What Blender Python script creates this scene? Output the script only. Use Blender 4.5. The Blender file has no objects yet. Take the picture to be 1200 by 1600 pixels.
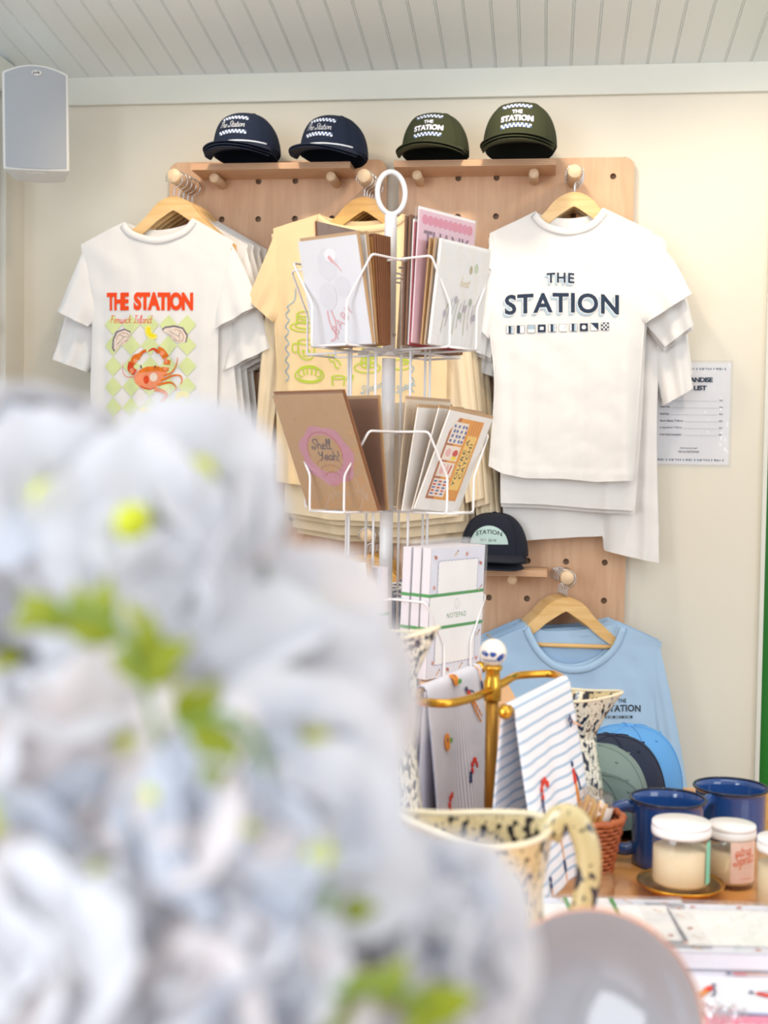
import bpy, bmesh, math, random
from mathutils import Vector, Matrix, noise
from mathutils.bvhtree import BVHTree
from mathutils.geometry import tessellate_polygon
PI = math.pi
rnd = random.Random(7)
scene = bpy.context.scene
C = scene.collection

# ------------------------------------------------------------------ camera
CAM_H = 1.45
FPX = 2000.0                       # focal length in pixels of the 1200x1600 frame
YAW, PITCH, ROLL = math.radians(7.2), math.radians(2.3), math.radians(0.85)
RM = (Matrix.Rotation(YAW, 3, 'Z') @ Matrix.Rotation(PI/2 - PITCH, 3, 'X') @ Matrix.Rotation(ROLL, 3, 'Z'))
CAM = Vector((0, 0, CAM_H))
cd = bpy.data.cameras.new('camera'); cam = bpy.data.objects.new('camera', cd); C.objects.link(cam)
cam.matrix_world = Matrix.Translation(CAM) @ RM.to_4x4()
cd.sensor_fit = 'VERTICAL'; cd.sensor_height = 36.0; cd.lens = FPX/1600*36
cd.clip_start = 0.02; cd.clip_end = 60
cd.dof.use_dof = True; cd.dof.focus_distance = 2.55; cd.dof.aperture_fstop = 5.2
scene.camera = cam

# ------------------------------------------------------------------ light
world = bpy.data.worlds.new('world'); scene.world = world; world.use_nodes = True
bgn = world.node_tree.nodes['Background']
bgn.inputs[0].default_value = (0.96, 0.975, 1.0, 1); bgn.inputs[1].default_value = 0.66

def area(name, loc, target, sx, sy, power, col, spread=PI):
    l = bpy.data.lights.new(name, 'AREA'); l.shape = 'RECTANGLE'; l.size = sx; l.size_y = sy
    l.energy = power; l.color = col; l.spread = spread
    o = bpy.data.objects.new(name, l); C.objects.link(o); o.location = loc
    o.rotation_euler = (Vector(target) - Vector(loc)).to_track_quat('-Z', 'Y').to_euler()
    return o
def spot(name, loc, target, power, col, size=0.05, ang=120, blend=0.9):
    l = bpy.data.lights.new(name, 'SPOT'); l.energy = power; l.color = col
    l.shadow_soft_size = size; l.spot_size = math.radians(ang); l.spot_blend = blend
    o = bpy.data.objects.new(name, l); C.objects.link(o); o.location = loc
    o.rotation_euler = (Vector(target) - Vector(loc)).to_track_quat('-Z', 'Y').to_euler()
    return o
WARM = (1.0, 0.80, 0.58); COOL = (0.88, 0.945, 1.0); NEUT = (1.0, 0.95, 0.88)
area('daylight_window_left', (-1.9, -0.9, 1.9), (0.1, 2.6, 1.3), 1.6, 1.6, 46, COOL)
area('daylight_window_right', (2.4, -0.6, 2.0), (0.1, 2.8, 1.2), 1.5, 1.6, 20, COOL)
area('room_ceiling_glow', (0.2, 0.6, 3.2), (0.1, 2.8, 1.3), 2.2, 1.4, 26, NEUT)
for sx_, pw in ((-0.82, 7), (-0.12, 9), (0.52, 8)):
    spot('ceiling_downlight', (sx_, 2.93, 2.54), (sx_ + 0.05, 3.35, 1.5), pw*1.25, WARM, 0.035, 130)
for x_, y_ in ((0.45, 1.15), (0.9, 1.6), (-0.1, 1.5)):
    spot('table_downlight', (x_, y_, 2.75), (x_, y_ + 0.3, 0.92), 10, WARM, 0.03, 110)

vs = scene.view_settings
vs.view_transform = 'Standard'; vs.look = 'None'; vs.gamma = 1.0; vs.use_curve_mapping = False
vs.exposure = 0.40
scene.cycles.max_bounces = 10; scene.cycles.transparent_max_bounces = 24
scene.cycles.use_denoising = True

# ------------------------------------------------------------------ pixel helpers
def ray(px, py): return RM @ Vector(((px - 600)/FPX, -(py - 800)/FPX, -1.0))
def PD(px, py, d): return CAM + ray(px, py)*d                 # at depth d along the view axis
def PY(px, py, Y):
    r = ray(px, py); return CAM + r*(Y/r.y)
def PZ(px, py, Z):
    r = ray(px, py); return CAM + r*((Z - CAM_H)/r.z)
def PX(px, py, X):
    r = ray(px, py); return CAM + r*(X/r.x)

# ------------------------------------------------------------------ materials
def lin(h):
    if isinstance(h, str):
        h = h.lstrip('#'); c = [int(h[i:i+2], 16)/255 for i in (0, 2, 4)]
    else: c = [x/255 for x in h]
    return tuple((x/12.92 if x <= 0.04045 else ((x + 0.055)/1.055)**2.4) for x in c) + (1,)
_mats = {}
def mat(name, col, rough=0.6, metal=0.0, noise_amt=0.04, noise_scale=20, bump=0.0, bump_scale=200, **kw):
    if name in _mats: return _mats[name]
    m = bpy.data.materials.new(name); m.use_nodes = True; _mats[name] = m
    nt = m.node_tree; b = nt.nodes['Principled BSDF']
    b.inputs['Roughness'].default_value = rough; b.inputs['Metallic'].default_value = metal
    for k, v in kw.items(): b.inputs[k].default_value = v
    tc = nt.nodes.new('ShaderNodeTexCoord')
    c = lin(col)
    nz = nt.nodes.new('ShaderNodeTexNoise'); nz.inputs['Scale'].default_value = noise_scale
    nt.links.new(tc.outputs['Object'], nz.inputs['Vector'])
    mx = nt.nodes.new('ShaderNodeMix'); mx.data_type = 'RGBA'
    mx.inputs[6].default_value = tuple(x*(1 - noise_amt) for x in c[:3]) + (1,)
    mx.inputs[7].default_value = tuple(min(1, x*(1 + noise_amt)) for x in c[:3]) + (1,)
    nt.links.new(nz.outputs[0], mx.inputs[0]); nt.links.new(mx.outputs[2], b.inputs['Base Color'])
    if bump > 0:
        n2 = nt.nodes.new('ShaderNodeTexNoise'); n2.inputs['Scale'].default_value = bump_scale
        nt.links.new(tc.outputs['Object'], n2.inputs['Vector'])
        bp = nt.nodes.new('ShaderNodeBump'); bp.inputs['Strength'].default_value = bump; bp.inputs['Distance'].default_value = 0.001
        nt.links.new(n2.outputs[0], bp.inputs['Height']); nt.links.new(bp.outputs[0], b.inputs['Normal'])
    return m
def cloth(name, col, trans=0.0):
    m = mat(name, col, 0.92, noise_amt=0.02, noise_scale=8, bump=0.35, bump_scale=900)
    m.node_tree.nodes['Principled BSDF'].inputs['Sheen Weight'].default_value = 0.0
    return m
def wood(name, c1, c2, axis='X', scale=6, rough=0.5, stretch=12, coat=0.0):
    if name in _mats: return _mats[name]
    m = bpy.data.materials.new(name); m.use_nodes = True; _mats[name] = m
    nt = m.node_tree; b = nt.nodes['Principled BSDF']; b.inputs['Roughness'].default_value = rough
    b.inputs['Coat Weight'].default_value = coat
    tc = nt.nodes.new('ShaderNodeTexCoord'); mp = nt.nodes.new('ShaderNodeMapping')
    s = {'X': (1, stretch, stretch), 'Y': (stretch, 1, stretch), 'Z': (stretch, stretch, 1)}[axis]
    mp.inputs['Scale'].default_value = s
    nt.links.new(tc.outputs['Object'], mp.inputs['Vector'])
    nz = nt.nodes.new('ShaderNodeTexNoise'); nz.inputs['Scale'].default_value = scale; nz.inputs['Detail'].default_value = 6; nz.inputs['Distortion'].default_value = 0.6
    nt.links.new(mp.outputs[0], nz.inputs['Vector'])
    rp = nt.nodes.new('ShaderNodeValToRGB'); rp.color_ramp.elements[0].position = 0.32; rp.color_ramp.elements[1].position = 0.68
    rp.color_ramp.elements[0].color = lin(c1); rp.color_ramp.elements[1].color = lin(c2)
    nt.links.new(nz.outputs[0], rp.inputs[0]); nt.links.new(rp.outputs[0], b.inputs['Base Color'])
    return m
def speckle(name, base, dark, scale=55, thr=0.47, stretch=(1, 1, 0.55), blue=False):
    if name in _mats: return _mats[name]
    m = bpy.data.materials.new(name); m.use_nodes = True; _mats[name] = m
    nt = m.node_tree; b = nt.nodes['Principled BSDF']; b.inputs['Roughness'].default_value = 0.12
    b.inputs['Coat Weight'].default_value = 0.5
    tc = nt.nodes.new('ShaderNodeTexCoord'); mp = nt.nodes.new('ShaderNodeMapping'); mp.inputs['Scale'].default_value = stretch
    nt.links.new(tc.outputs['Object'], mp.inputs['Vector'])
    n1 = nt.nodes.new('ShaderNodeTexNoise'); n1.inputs['Scale'].default_value = scale; n1.inputs['Detail'].default_value = 1.5
    n2 = nt.nodes.new('ShaderNodeTexNoise'); n2.inputs['Scale'].default_value = scale*3.1; n2.inputs['Detail'].default_value = 1.0
    nt.links.new(mp.outputs[0], n1.inputs['Vector']); nt.links.new(mp.outputs[0], n2.inputs['Vector'])
    def thrn(n, t):
        r = nt.nodes.new('ShaderNodeMapRange'); r.inputs[1].default_value = t; r.inputs[2].default_value = t + 0.012
        nt.links.new(n.outputs[0], r.inputs[0]); return r
    a = thrn(n1, 1 - thr + 0.035); c = thrn(n2, 1 - thr + 0.10)
    mx = nt.nodes.new('ShaderNodeMath'); mx.operation = 'MAXIMUM'
    nt.links.new(a.outputs[0], mx.inputs[0]); nt.links.new(c.outputs[0], mx.inputs[1])
    cm = nt.nodes.new('ShaderNodeMix'); cm.data_type = 'RGBA'; cm.inputs[6].default_value = lin(base); cm.inputs[7].default_value = lin(dark)
    nt.links.new(mx.outputs[0], cm.inputs[0]); nt.links.new(cm.outputs[2], b.inputs['Base Color'])
    return m
def stripes(name, base, line, period, width, axis='Z', rough=0.9):
    if name in _mats: return _mats[name]
    m = bpy.data.materials.new(name); m.use_nodes = True; _mats[name] = m
    nt = m.node_tree; b = nt.nodes['Principled BSDF']; b.inputs['Roughness'].default_value = rough
    uv = nt.nodes.new('ShaderNodeUVMap')
    sp = nt.nodes.new('ShaderNodeSeparateXYZ'); nt.links.new(uv.outputs[0], sp.inputs[0])
    src = sp.outputs[{'X': 0, 'Y': 1, 'Z': 1}[axis]]
    md = nt.nodes.new('ShaderNodeMath'); md.operation = 'PINGPONG'; md.inputs[1].default_value = period/2
    nt.links.new(src, md.inputs[0])
    r = nt.nodes.new('ShaderNodeMapRange'); r.inputs[1].default_value = width/2; r.inputs[2].default_value = width/2 + period*0.06
    nt.links.new(md.outputs[0], r.inputs[0])
    cm = nt.nodes.new('ShaderNodeMix'); cm.data_type = 'RGBA'; cm.inputs[6].default_value = lin(line); cm.inputs[7].default_value = lin(base)
    nt.links.new(r.outputs[0], cm.inputs[0]); nt.links.new(cm.outputs[2], b.inputs['Base Color'])
    return m
def film(name='cellophane', tint=(1, 1, 1), gloss=0.10, milk=0.06):
    if name in _mats: return _mats[name]
    m = bpy.data.materials.new(name); m.use_nodes = True; _mats[name] = m
    nt = m.node_tree; nt.nodes.clear()
    out = nt.nodes.new('ShaderNodeOutputMaterial'); t = nt.nodes.new('ShaderNodeBsdfTransparent'); t.inputs[0].default_value = tuple(tint) + (1,)
    g = nt.nodes.new('ShaderNodeBsdfGlossy'); g.inputs['Roughness'].default_value = 0.08
    d = nt.nodes.new('ShaderNodeBsdfDiffuse'); d.inputs[0].default_value = (0.9, 0.92, 0.95, 1)
    tc = nt.nodes.new('ShaderNodeTexCoord'); nz = nt.nodes.new('ShaderNodeTexNoise'); nz.inputs['Scale'].default_value = 45
    nt.links.new(tc.outputs['Object'], nz.inputs['Vector'])
    bp = nt.nodes.new('ShaderNodeBump'); bp.inputs['Strength'].default_value = 0.6; bp.inputs['Distance'].default_value = 0.004
    nt.links.new(nz.outputs[0], bp.inputs['Height']); nt.links.new(bp.outputs[0], g.inputs['Normal'])
    fr = nt.nodes.new('ShaderNodeLayerWeight'); pw = nt.nodes.new('ShaderNodeMath'); pw.operation = 'POWER'; pw.inputs[1].default_value = 4.0
    nt.links.new(fr.outputs['Facing'], pw.inputs[0])
    ad = nt.nodes.new('ShaderNodeMath'); ad.operation = 'MULTIPLY_ADD'; ad.inputs[1].default_value = 0.6; ad.inputs[2].default_value = gloss*0.55
    nt.links.new(pw.outputs[0], ad.inputs[0])
    m1 = nt.nodes.new('ShaderNodeMixShader'); nt.links.new(ad.outputs[0], m1.inputs[0]); nt.links.new(t.outputs[0], m1.inputs[1]); nt.links.new(g.outputs[0], m1.inputs[2])
    m2 = nt.nodes.new('ShaderNodeMixShader'); m2.inputs[0].default_value = milk; nt.links.new(m1.outputs[0], m2.inputs[1]); nt.links.new(d.outputs[0], m2.inputs[2])
    nt.links.new(m2.outputs[0], out.inputs[0])
    return m

# ------------------------------------------------------------------ mesh building
class MB:
    def __init__(s): s.v = []; s.f = []; s.m = []; s.sm = []; s.uv = {}
    def add(s, vs, fs, mi=0, smooth=True):
        b = len(s.v); s.v += [Vector(p) for p in vs]
        for f in fs: s.f.append(tuple(i + b for i in f)); s.m.append(mi); s.sm.append(smooth)
        return b
    def box(s, c, size, mi=0, rot=None):
        c = Vector(c); h = Vector(size)/2; vs = []
        for x in (-1, 1):
            for y in (-1, 1):
                for z in (-1, 1):
                    p = Vector((x*h.x, y*h.y, z*h.z)); vs.append(c + (rot @ p if rot else p))
        s.add(vs, [(0,1,3,2), (4,6,7,5), (0,4,5,1), (2,3,7,6), (0,2,6,4), (1,5,7,3)], mi, False); return s
    def tube(s, pts, r, n=10, mi=0, closed=False, cap=True, flat=None):
        pts = [Vector(p) for p in pts]; N = len(pts); rs = r if isinstance(r, (list, tuple)) else [r]*N
        tang = []
        for i in range(N):
            a = pts[(i-1) % N] if (closed or i > 0) else pts[i]; b = pts[(i+1) % N] if (closed or i < N-1) else pts[i]
            t = (b - a); tang.append(t.normalized() if t.length > 1e-9 else Vector((0, 0, 1)))
        up = Vector((0, 0, 1)) if abs(tang[0].z) < 0.9 else Vector((0, 1, 0))
        if flat is not None: up = Vector(flat)
        u = tang[0].cross(up).normalized(); vs = []
        for i in range(N):
            t = tang[i]
            if flat is not None: u = t.cross(up).normalized()
            else: u = (u - t*u.dot(t)).normalized()
            w = t.cross(u); ri = rs[i]; ra, rb = ri if isinstance(ri, tuple) else (ri, ri)
            for k in range(n):
                a = 2*PI*k/n; vs.append(pts[i] + u*math.cos(a)*ra + w*math.sin(a)*rb)
        fs = []
        for i in range(N if closed else N-1):
            j = (i+1) % N
            for k in range(n): fs.append((i*n+k, i*n+(k+1) % n, j*n+(k+1) % n, j*n+k))
        if cap and not closed: fs.append(tuple(range(n))[::-1]); fs.append(tuple((N-1)*n+k for k in range(n)))
        s.add(vs, fs, mi); return s
    def lathe(s, prof, n=48, c=(0, 0, 0), mi=0, fn=None, rot=None):
        c = Vector(c); vs = []; fs = []
        for (r, z) in prof:
            for k in range(n):
                a = 2*PI*k/n; p = Vector((r*math.cos(a), r*math.sin(a), z))
                if fn: p = fn(p, a, r, z)
                if rot: p = rot @ p
                vs.append(c + p)
        for i in range(len(prof)-1):
            for k in range(n): fs.append((i*n+k, i*n+(k+1) % n, (i+1)*n+(k+1) % n, (i+1)*n+k))
        s.add(vs, fs, mi); return s
    def grid(s, fn, nu, nv, mi=0, skip=None, uvf=None):
        vs = [fn(i/nu, j/nv) for j in range(nv+1) for i in range(nu+1)]
        fs = []
        for j in range(nv):
            for i in range(nu):
                if skip and skip((i+.5)/nu, (j+.5)/nv): continue
                a = j*(nu+1)+i; fs.append((a, a+1, a+nu+2, a+nu+1))
        b = s.add(vs, fs, mi)
        if uvf:
            for j in range(nv+1):
                for i in range(nu+1): s.uv[b+j*(nu+1)+i] = uvf(i/nu, j/nv)
        return s
    def prism(s, poly, t, fn=None, mi=0, mi_side=None):
        """poly in (u,v); extruded along w from 0 to t; fn maps (u,v,w)->point"""
        fn = fn or (lambda u, v, w: Vector((u, w, v)))
        n = len(poly); tr = tessellate_polygon([[Vector((p[0], p[1], 0)) for p in poly]])
        vs = [fn(p[0], p[1], 0) for p in poly] + [fn(p[0], p[1], t) for p in poly]
        s.add(vs, [tuple(x) for x in tr] + [tuple(i+n for i in x)[::-1] for x in tr], mi, False)
        s.add(vs, [(i, (i+1) % n, (i+1) % n+n, i+n) for i in range(n)], mi if mi_side is None else mi_side, False)
        return s
    def sphere(s, c, r, n=16, mi=0, sc=(1, 1, 1)):
        c = Vector(c)
        prof = [(r*math.sin(PI*i/n), -r*math.cos(PI*i/n)) for i in range(n+1)]
        s.lathe(prof, n*2, c, mi, fn=lambda p, a, rr, z: Vector((p.x*sc[0], p.y*sc[1], p.z*sc[2]))); return s
    def build(s, name, mats, parent=None, loc=None, bevel=0, solid=0, fixn=True, seg=2, weld=False):
        me = bpy.data.meshes.new(name); me.from_pydata([tuple(p) for p in s.v], [], s.f)
        for m in (mats if isinstance(mats, (list, tuple)) else [mats]): me.materials.append(m)
        me.polygons.foreach_set('material_index', s.m); me.polygons.foreach_set('use_smooth', s.sm)
        if s.uv:
            ul = me.uv_layers.new(name='UVMap')
            for l in me.loops: ul.data[l.index].uv = s.uv.get(l.vertex_index, (0, 0))
        if fixn or weld:
            bm = bmesh.new(); bm.from_mesh(me)
            if weld: bmesh.ops.remove_doubles(bm, verts=bm.verts, dist=1e-5)
            if fixn: bmesh.ops.recalc_face_normals(bm, faces=bm.faces)
            bm.to_mesh(me); bm.free()
        me.update()
        o = bpy.data.objects.new(name, me); C.objects.link(o)
        if parent: o.parent = parent
        if loc is not None: o.location = loc
        if bevel:
            m = o.modifiers.new('bevel', 'BEVEL'); m.width = bevel; m.segments = seg; m.limit_method = 'ANGLE'
        if solid:
            m = o.modifiers.new('solid', 'SOLIDIFY'); m.thickness = solid; m.offset = 0
        return o
def tag(o, label, cat, group=None):
    o['label'] = label; o['category'] = cat
    if group: o['group'] = group
    return o
def thing(name, label, cat, loc=(0, 0, 0), group=None, rot=None):
    o = bpy.data.objects.new(name, None); C.objects.link(o); o.location = loc; o.empty_display_size = 0.05
    if rot: o.rotation_euler = rot
    return tag(o, label, cat, group)
def struct(o): o['kind'] = 'structure'; return o
def dup(root, loc=None, label=None, group=None, scale=None, rot=None, skip=()):
    r = root.copy(); C.objects.link(r)
    if loc is not None: r.location = loc
    if scale is not None: r.scale = scale
    if rot is not None: r.rotation_euler = rot
    if label: r['label'] = label
    if group: r['group'] = group
    for ch in list(root.children):
        if ch.name.split('.')[0] in skip: continue
        c = ch.copy(); C.objects.link(c); c.parent = r
        for g in list(ch.children):
            d = g.copy(); C.objects.link(d); d.parent = c
    return r
def crom(pts, n=8, closed=False):
    P = [Vector(p) for p in pts]; out = []; N = len(P)
    for i in range(N if closed else N-1):
        if closed: a, b, c_, d = P[(i-1) % N], P[i], P[(i+1) % N], P[(i+2) % N]
        else: a, b, c_, d = P[max(i-1, 0)], P[i], P[i+1], P[min(i+2, N-1)]
        for k in range(n):
            t = k/n
            out.append(0.5*((2*b) + (c_-a)*t + (2*a-5*b+4*c_-d)*t*t + (3*b-a-3*c_+d)*t**3))
    if not closed: out.append(P[-1])
    return out
def fillet(pts, r, n=5):
    P = [Vector(p) for p in pts]; out = [P[0]]
    for i in range(1, len(P)-1):
        a = P[i-1]-P[i]; b = P[i+1]-P[i]; k = min(r, a.length*.45, b.length*.45)
        p0 = P[i]+a.normalized()*k; p1 = P[i]+b.normalized()*k
        for j in range(n+1):
            t = j/n; out.append(p0*(1-t)**2 + P[i]*2*t*(1-t) + p1*t*t)
    out.append(P[-1]); return out
class Poly:     # arc-length sampled polyline
    def __init__(s, pts):
        s.p = [Vector(q) for q in pts]; s.d = [0]
        for a, b in zip(s.p, s.p[1:]): s.d.append(s.d[-1]+(b-a).length)
    def at(s, t):
        x = t*s.d[-1]
        for i in range(len(s.d)-1):
            if x <= s.d[i+1] + 1e-12:
                k = (x-s.d[i])/max(1e-12, s.d[i+1]-s.d[i]); return s.p[i].lerp(s.p[i+1], k)
        return s.p[-1].copy()

# ------------------------------------------------------------------ flat artwork that lies on a surface
_tcache = {}
def text_mesh(st, bold=0.0, space=1.0):
    k = (st, bold, space)
    if k in _tcache: return _tcache[k]
    cu = bpy.data.curves.new('t', 'FONT'); cu.body = st; cu.size = 1; cu.offset = bold; cu.space_character = space
    cu.resolution_u = 4; cu.fill_mode = 'FRONT' if hasattr(cu, 'fill_mode') else cu.fill_mode
    cu.dimensions = '2D'
    o = bpy.data.objects.new('t', cu); C.objects.link(o)
    bpy.context.view_layer.update()
    me = bpy.data.meshes.new_from_object(o.evaluated_get(bpy.context.evaluated_depsgraph_get()))
    vs = [(v.co.x, v.co.y) for v in me.vertices]; fs = [tuple(p.vertices) for p in me.polygons]
    bpy.data.objects.remove(o); bpy.data.curves.remove(cu); bpy.data.meshes.remove(me)
    _tcache[k] = (vs, fs); return _tcache[k]
GL = {
 'a': (.5, [[(.42,.40),(.25,.5),(.06,.33),(.08,.08),(.22,0),(.38,.14),(.43,.48)], [(.43,.48),(.41,.12),(.5,0),(.58,.06)]]),
 'b': (.48, [[(.08,1),(.06,.5),(.08,.05),(.25,0),(.42,.18),(.38,.42),(.22,.5),(.08,.36)]]),
 'c': (.45, [[(.42,.40),(.28,.5),(.08,.36),(.07,.12),(.22,0),(.42,.08)]]),
 'd': (.52, [[(.42,.40),(.25,.5),(.06,.33),(.08,.08),(.22,0),(.38,.14),(.46,1)], [(.46,1),(.42,.2),(.5,0),(.58,.06)]]),
 'e': (.46, [[(.08,.22),(.36,.3),(.36,.46),(.22,.5),(.07,.34),(.09,.08),(.24,0),(.46,.1)]]),
 'f': (.32, [[(.4,.9),(.3,1),(.18,.8),(.15,0),(.12,-.3)], [(.02,.45),(.34,.5)]]),
 'h': (.5, [[(.08,1),(.08,0)], [(.08,.3),(.25,.5),(.38,.38),(.38,.1),(.46,0),(.54,.06)]]),
 'i': (.22, [[(.1,.5),(.1,.08),(.2,0),(.26,.06)], [(.12,.68),(.13,.72)]]),
 'k': (.46, [[(.08,1),(.08,0)], [(.38,.5),(.1,.22),(.42,0)]]),
 'l': (.28, [[(.06,.2),(.24,.8),(.18,1),(.1,.8),(.12,.1),(.24,0),(.32,.08)]]),
 'n': (.52, [[(.08,.5),(.08,0)], [(.08,.3),(.25,.5),(.38,.4),(.38,.1),(.46,0),(.56,.08)]]),
 'o': (.5, [[(.3,.5),(.1,.42),(.06,.16),(.22,0),(.4,.14),(.38,.42),(.26,.5),(.5,.42)]]),
 'p': (.5, [[(.08,.5),(.08,-.4)], [(.08,.35),(.25,.5),(.42,.3),(.32,.04),(.1,.08)]]),
 'r': (.4, [[(.08,.5),(.08,0)], [(.08,.3),(.22,.5),(.38,.44)]]),
 's': (.4, [[(.36,.42),(.2,.5),(.08,.38),(.3,.2),(.28,.02),(.06,.04)]]),
 't': (.36, [[(.16,.85),(.14,.1),(.24,0),(.36,.08)], [(.0,.55),(.34,.57)]]),
 'u': (.52, [[(.08,.5),(.08,.12),(.2,0),(.38,.16),(.4,.5)], [(.4,.5),(.4,.1),(.48,0),(.56,.06)]]),
 'w': (.66, [[(.06,.5),(.1,.08),(.2,0),(.32,.2),(.33,.48)], [(.33,.3),(.36,.06),(.48,0),(.6,.25),(.6,.5)]]),
 'y': (.48, [[(.06,.5),(.1,.16),(.22,.1),(.38,.3),(.4,.5)], [(.4,.5),(.36,-.2),(.2,-.4),(.08,-.25),(.45,.1)]]),
 'z': (.42, [[(.06,.48),(.36,.48),(.06,.02),(.4,.04)]]),
 'T': (.6, [[(.34,.95),(.28,.4),(.2,0)], [(-.02,.85),(.3,1),(.72,.98)]]),
 'S': (.6, [[(.62,.85),(.45,1),(.2,.85),(.25,.6),(.45,.4),(.38,.05),(.1,0),(-.02,.2),(.3,.2)]]),
 'F': (.56, [[(.2,.95),(.2,.4),(.1,0)], [(.0,.85),(.2,.98),(.62,.92)], [(.08,.48),(.45,.5)]]),
 'I': (.44, [[(.05,.98),(.5,.92)], [(.28,.95),(.24,.05)], [(.02,.04),(.45,.0)]]),
 'Y': (.56, [[(.02,.95),(.12,.55),(.3,.5),(.46,.95)], [(.46,.95),(.34,.2),(.12,-.1)]]),
 'B': (.56, [[(.1,1),(.1,0)], [(.1,1),(.38,.95),(.36,.6),(.12,.54),(.46,.4),(.42,.05),(.1,0)]]),
 'A': (.56, [[(.02,0),(.28,1),(.5,0)], [(.1,.38),(.44,.38)]]),
 '!': (.24, [[(.12,1),(.1,.3)], [(.1,.05),(.11,.0)]]),
 ' ': (.3, []),
}
class Art:
    def __init__(s): s.items = []; s.lay = 0
    def poly(s, pts, mi=0, lay=None):
        pts = [(p[0], p[1]) for p in pts]
        tr = tessellate_polygon([[Vector((p[0], p[1], 0)) for p in pts]])
        s.lay += 1; s.items.append((pts, [tuple(t) for t in tr], mi, s.lay if lay is None else lay)); return s
    def rect(s, x0, y0, x1, y1, mi=0, lay=None): return s.poly([(x0, y0), (x1, y0), (x1, y1), (x0, y1)], mi, lay)
    def ell(s, cx, cy, rx, ry, mi=0, n=24, rot=0, lay=None, wob=0):
        pts = []
        for k in range(n):
            a = 2*PI*k/n; w = 1 + wob*math.sin(a*7+1)
            x, y = rx*w*math.cos(a), ry*w*math.sin(a)
            pts.append((cx+x*math.cos(rot)-y*math.sin(rot), cy+x*math.sin(rot)+y*math.cos(rot)))
        return s.poly(pts, mi, lay)
    def stroke(s, pts, w, mi=0, smooth=True, lay=None, taper=False, closed=False):
        P = [Vector((p[0], p[1], 0)) for p in pts]
        if smooth and len(P) > 2: P = crom(P, 5, closed)
        if closed: P.append(P[0].copy())
        vs = []; fs = []; n = len(P)
        for i, p in enumerate(P):
            t = P[min(i+1, n-1)] - P[max(i-1, 0)]
            if t.length < 1e-9: t = Vector((1, 0, 0))
            t.normalize(); nn = Vector((-t.y, t.x, 0)); ww = w/2*(1-.75*i/(n-1) if taper else 1)
            vs += [tuple((p+nn*ww).xy), tuple((p-nn*ww).xy)]
        for i in range(n-1): fs.append((2*i, 2*i+1, 2*i+3, 2*i+2))
        s.lay += 1; s.items.append((vs, fs, mi, s.lay if lay is None else lay)); return s
    def text(s, st, x0, y0, x1, y1, mi=0, bold=0.0, space=1.0, arch=0.0, keep=False, lay=None, warp=None):
        vs, fs = text_mesh(st, bold, space)
        ax, bx = min(v[0] for v in vs), max(v[0] for v in vs); ay, by = min(v[1] for v in vs), max(v[1] for v in vs)
        out = []
        for (x, y) in vs:
            u = (x-ax)/(bx-ax); v = (y-ay)/(by-ay)
            if warp: u, v = warp(u, v)
            out.append((x0+(x1-x0)*u, y0+(y1-y0)*v + arch*(1-(2*u-1)**2)))
        s.lay += 1; s.items.append((out, fs, mi, s.lay if lay is None else lay)); return s
    def script(s, st, x0, y0, w, h, lw, mi=0, slant=0.25, rot=0, lay=None):
        """single-stroke handwriting, h = cap height, fitted to width w"""
        tot = sum(GL[c][0] for c in st)*1.0; sx = w/tot; x = 0; s.lay += 1; ly = s.lay if lay is None else lay
        for c in st:
            ad, strokes = GL[c]
            for sk in strokes:
                pts = []
                for (a, b) in sk:
                    X = (x+a)*sx + slant*b*h; Y = b*h
                    pts.append((x0+X*math.cos(rot)-Y*math.sin(rot), y0+X*math.sin(rot)+Y*math.cos(rot)))
                s.stroke(pts, lw, mi, lay=ly)
            x += ad
        return s
    def build(s, name, mats, parent, mapf, cell=0.012, eps=0.00012, label=None):
        bm = bmesh.new(); lz = {}
        for (vs, fs, mi, ly) in s.items:
            bv = [bm.verts.new((p[0], p[1], ly*1e-3)) for p in vs]
            for f in fs:
                try:
                    ff = bm.faces.new([bv[i] for i in f]); ff.material_index = mi
                except ValueError: pass
        if cell:
            xs = [v.co.x for v in bm.verts]; ys = [v.co.y for v in bm.verts]
            for ax, lo, hi in ((0, min(xs), max(xs)), (1, min(ys), max(ys))):
                k = math.floor(lo/cell)+1
                while k*cell < hi:
                    co = [0, 0, 0]; no = [0, 0, 0]; co[ax] = k*cell; no[ax] = 1
                    bmesh.ops.bisect_plane(bm, geom=bm.verts[:]+bm.edges[:]+bm.faces[:], plane_co=co, plane_no=no, dist=1e-7)
                    k += 1
        for v in bm.verts: v.co = mapf(v.co.x, v.co.y, v.co.z*1e3*eps)
        me = bpy.data.meshes.new(name); bm.to_mesh(me); bm.free()
        for m in mats: me.materials.append(m)
        o = bpy.data.objects.new(name, me); C.objects.link(o); o.parent = parent
        if label: o['label'] = label
        return o
def project_on(o, off=0.0012, front=-1):
    """map (x,z) in the object's local frame onto its front (-Y) side"""
    me = o.data; bvh = BVHTree.FromPolygons([v.co.copy() for v in me.vertices], [tuple(p.vertices) for p in me.polygons])
    def f(u, v, w):
        h = bvh.ray_cast(Vector((u, -2, v)), Vector((0, 1, 0)))
        y = h[0].y if h[0] is not None else f.last
        f.last = y
        return Vector((u, y - off - w, v))
    f.last = 0.0
    return f
ORD = ['first', 'second', 'third', 'fourth', 'fifth', 'sixth', 'seventh', 'eighth', 'ninth', 'tenth', 'eleventh', 'twelfth']

def join_into(base, extra):
    """put the printed pattern into the cloth's own mesh"""
    bm = bmesh.new(); bm.from_mesh(base.data); n = len(base.data.materials); k = len(bm.faces)
    bm.from_mesh(extra.data); bm.faces.ensure_lookup_table()
    for f in bm.faces[k:]: f.material_index += n
    for m in extra.data.materials: base.data.materials.append(m)
    bm.to_mesh(base.data); bm.free(); bpy.data.objects.remove(extra)
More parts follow.
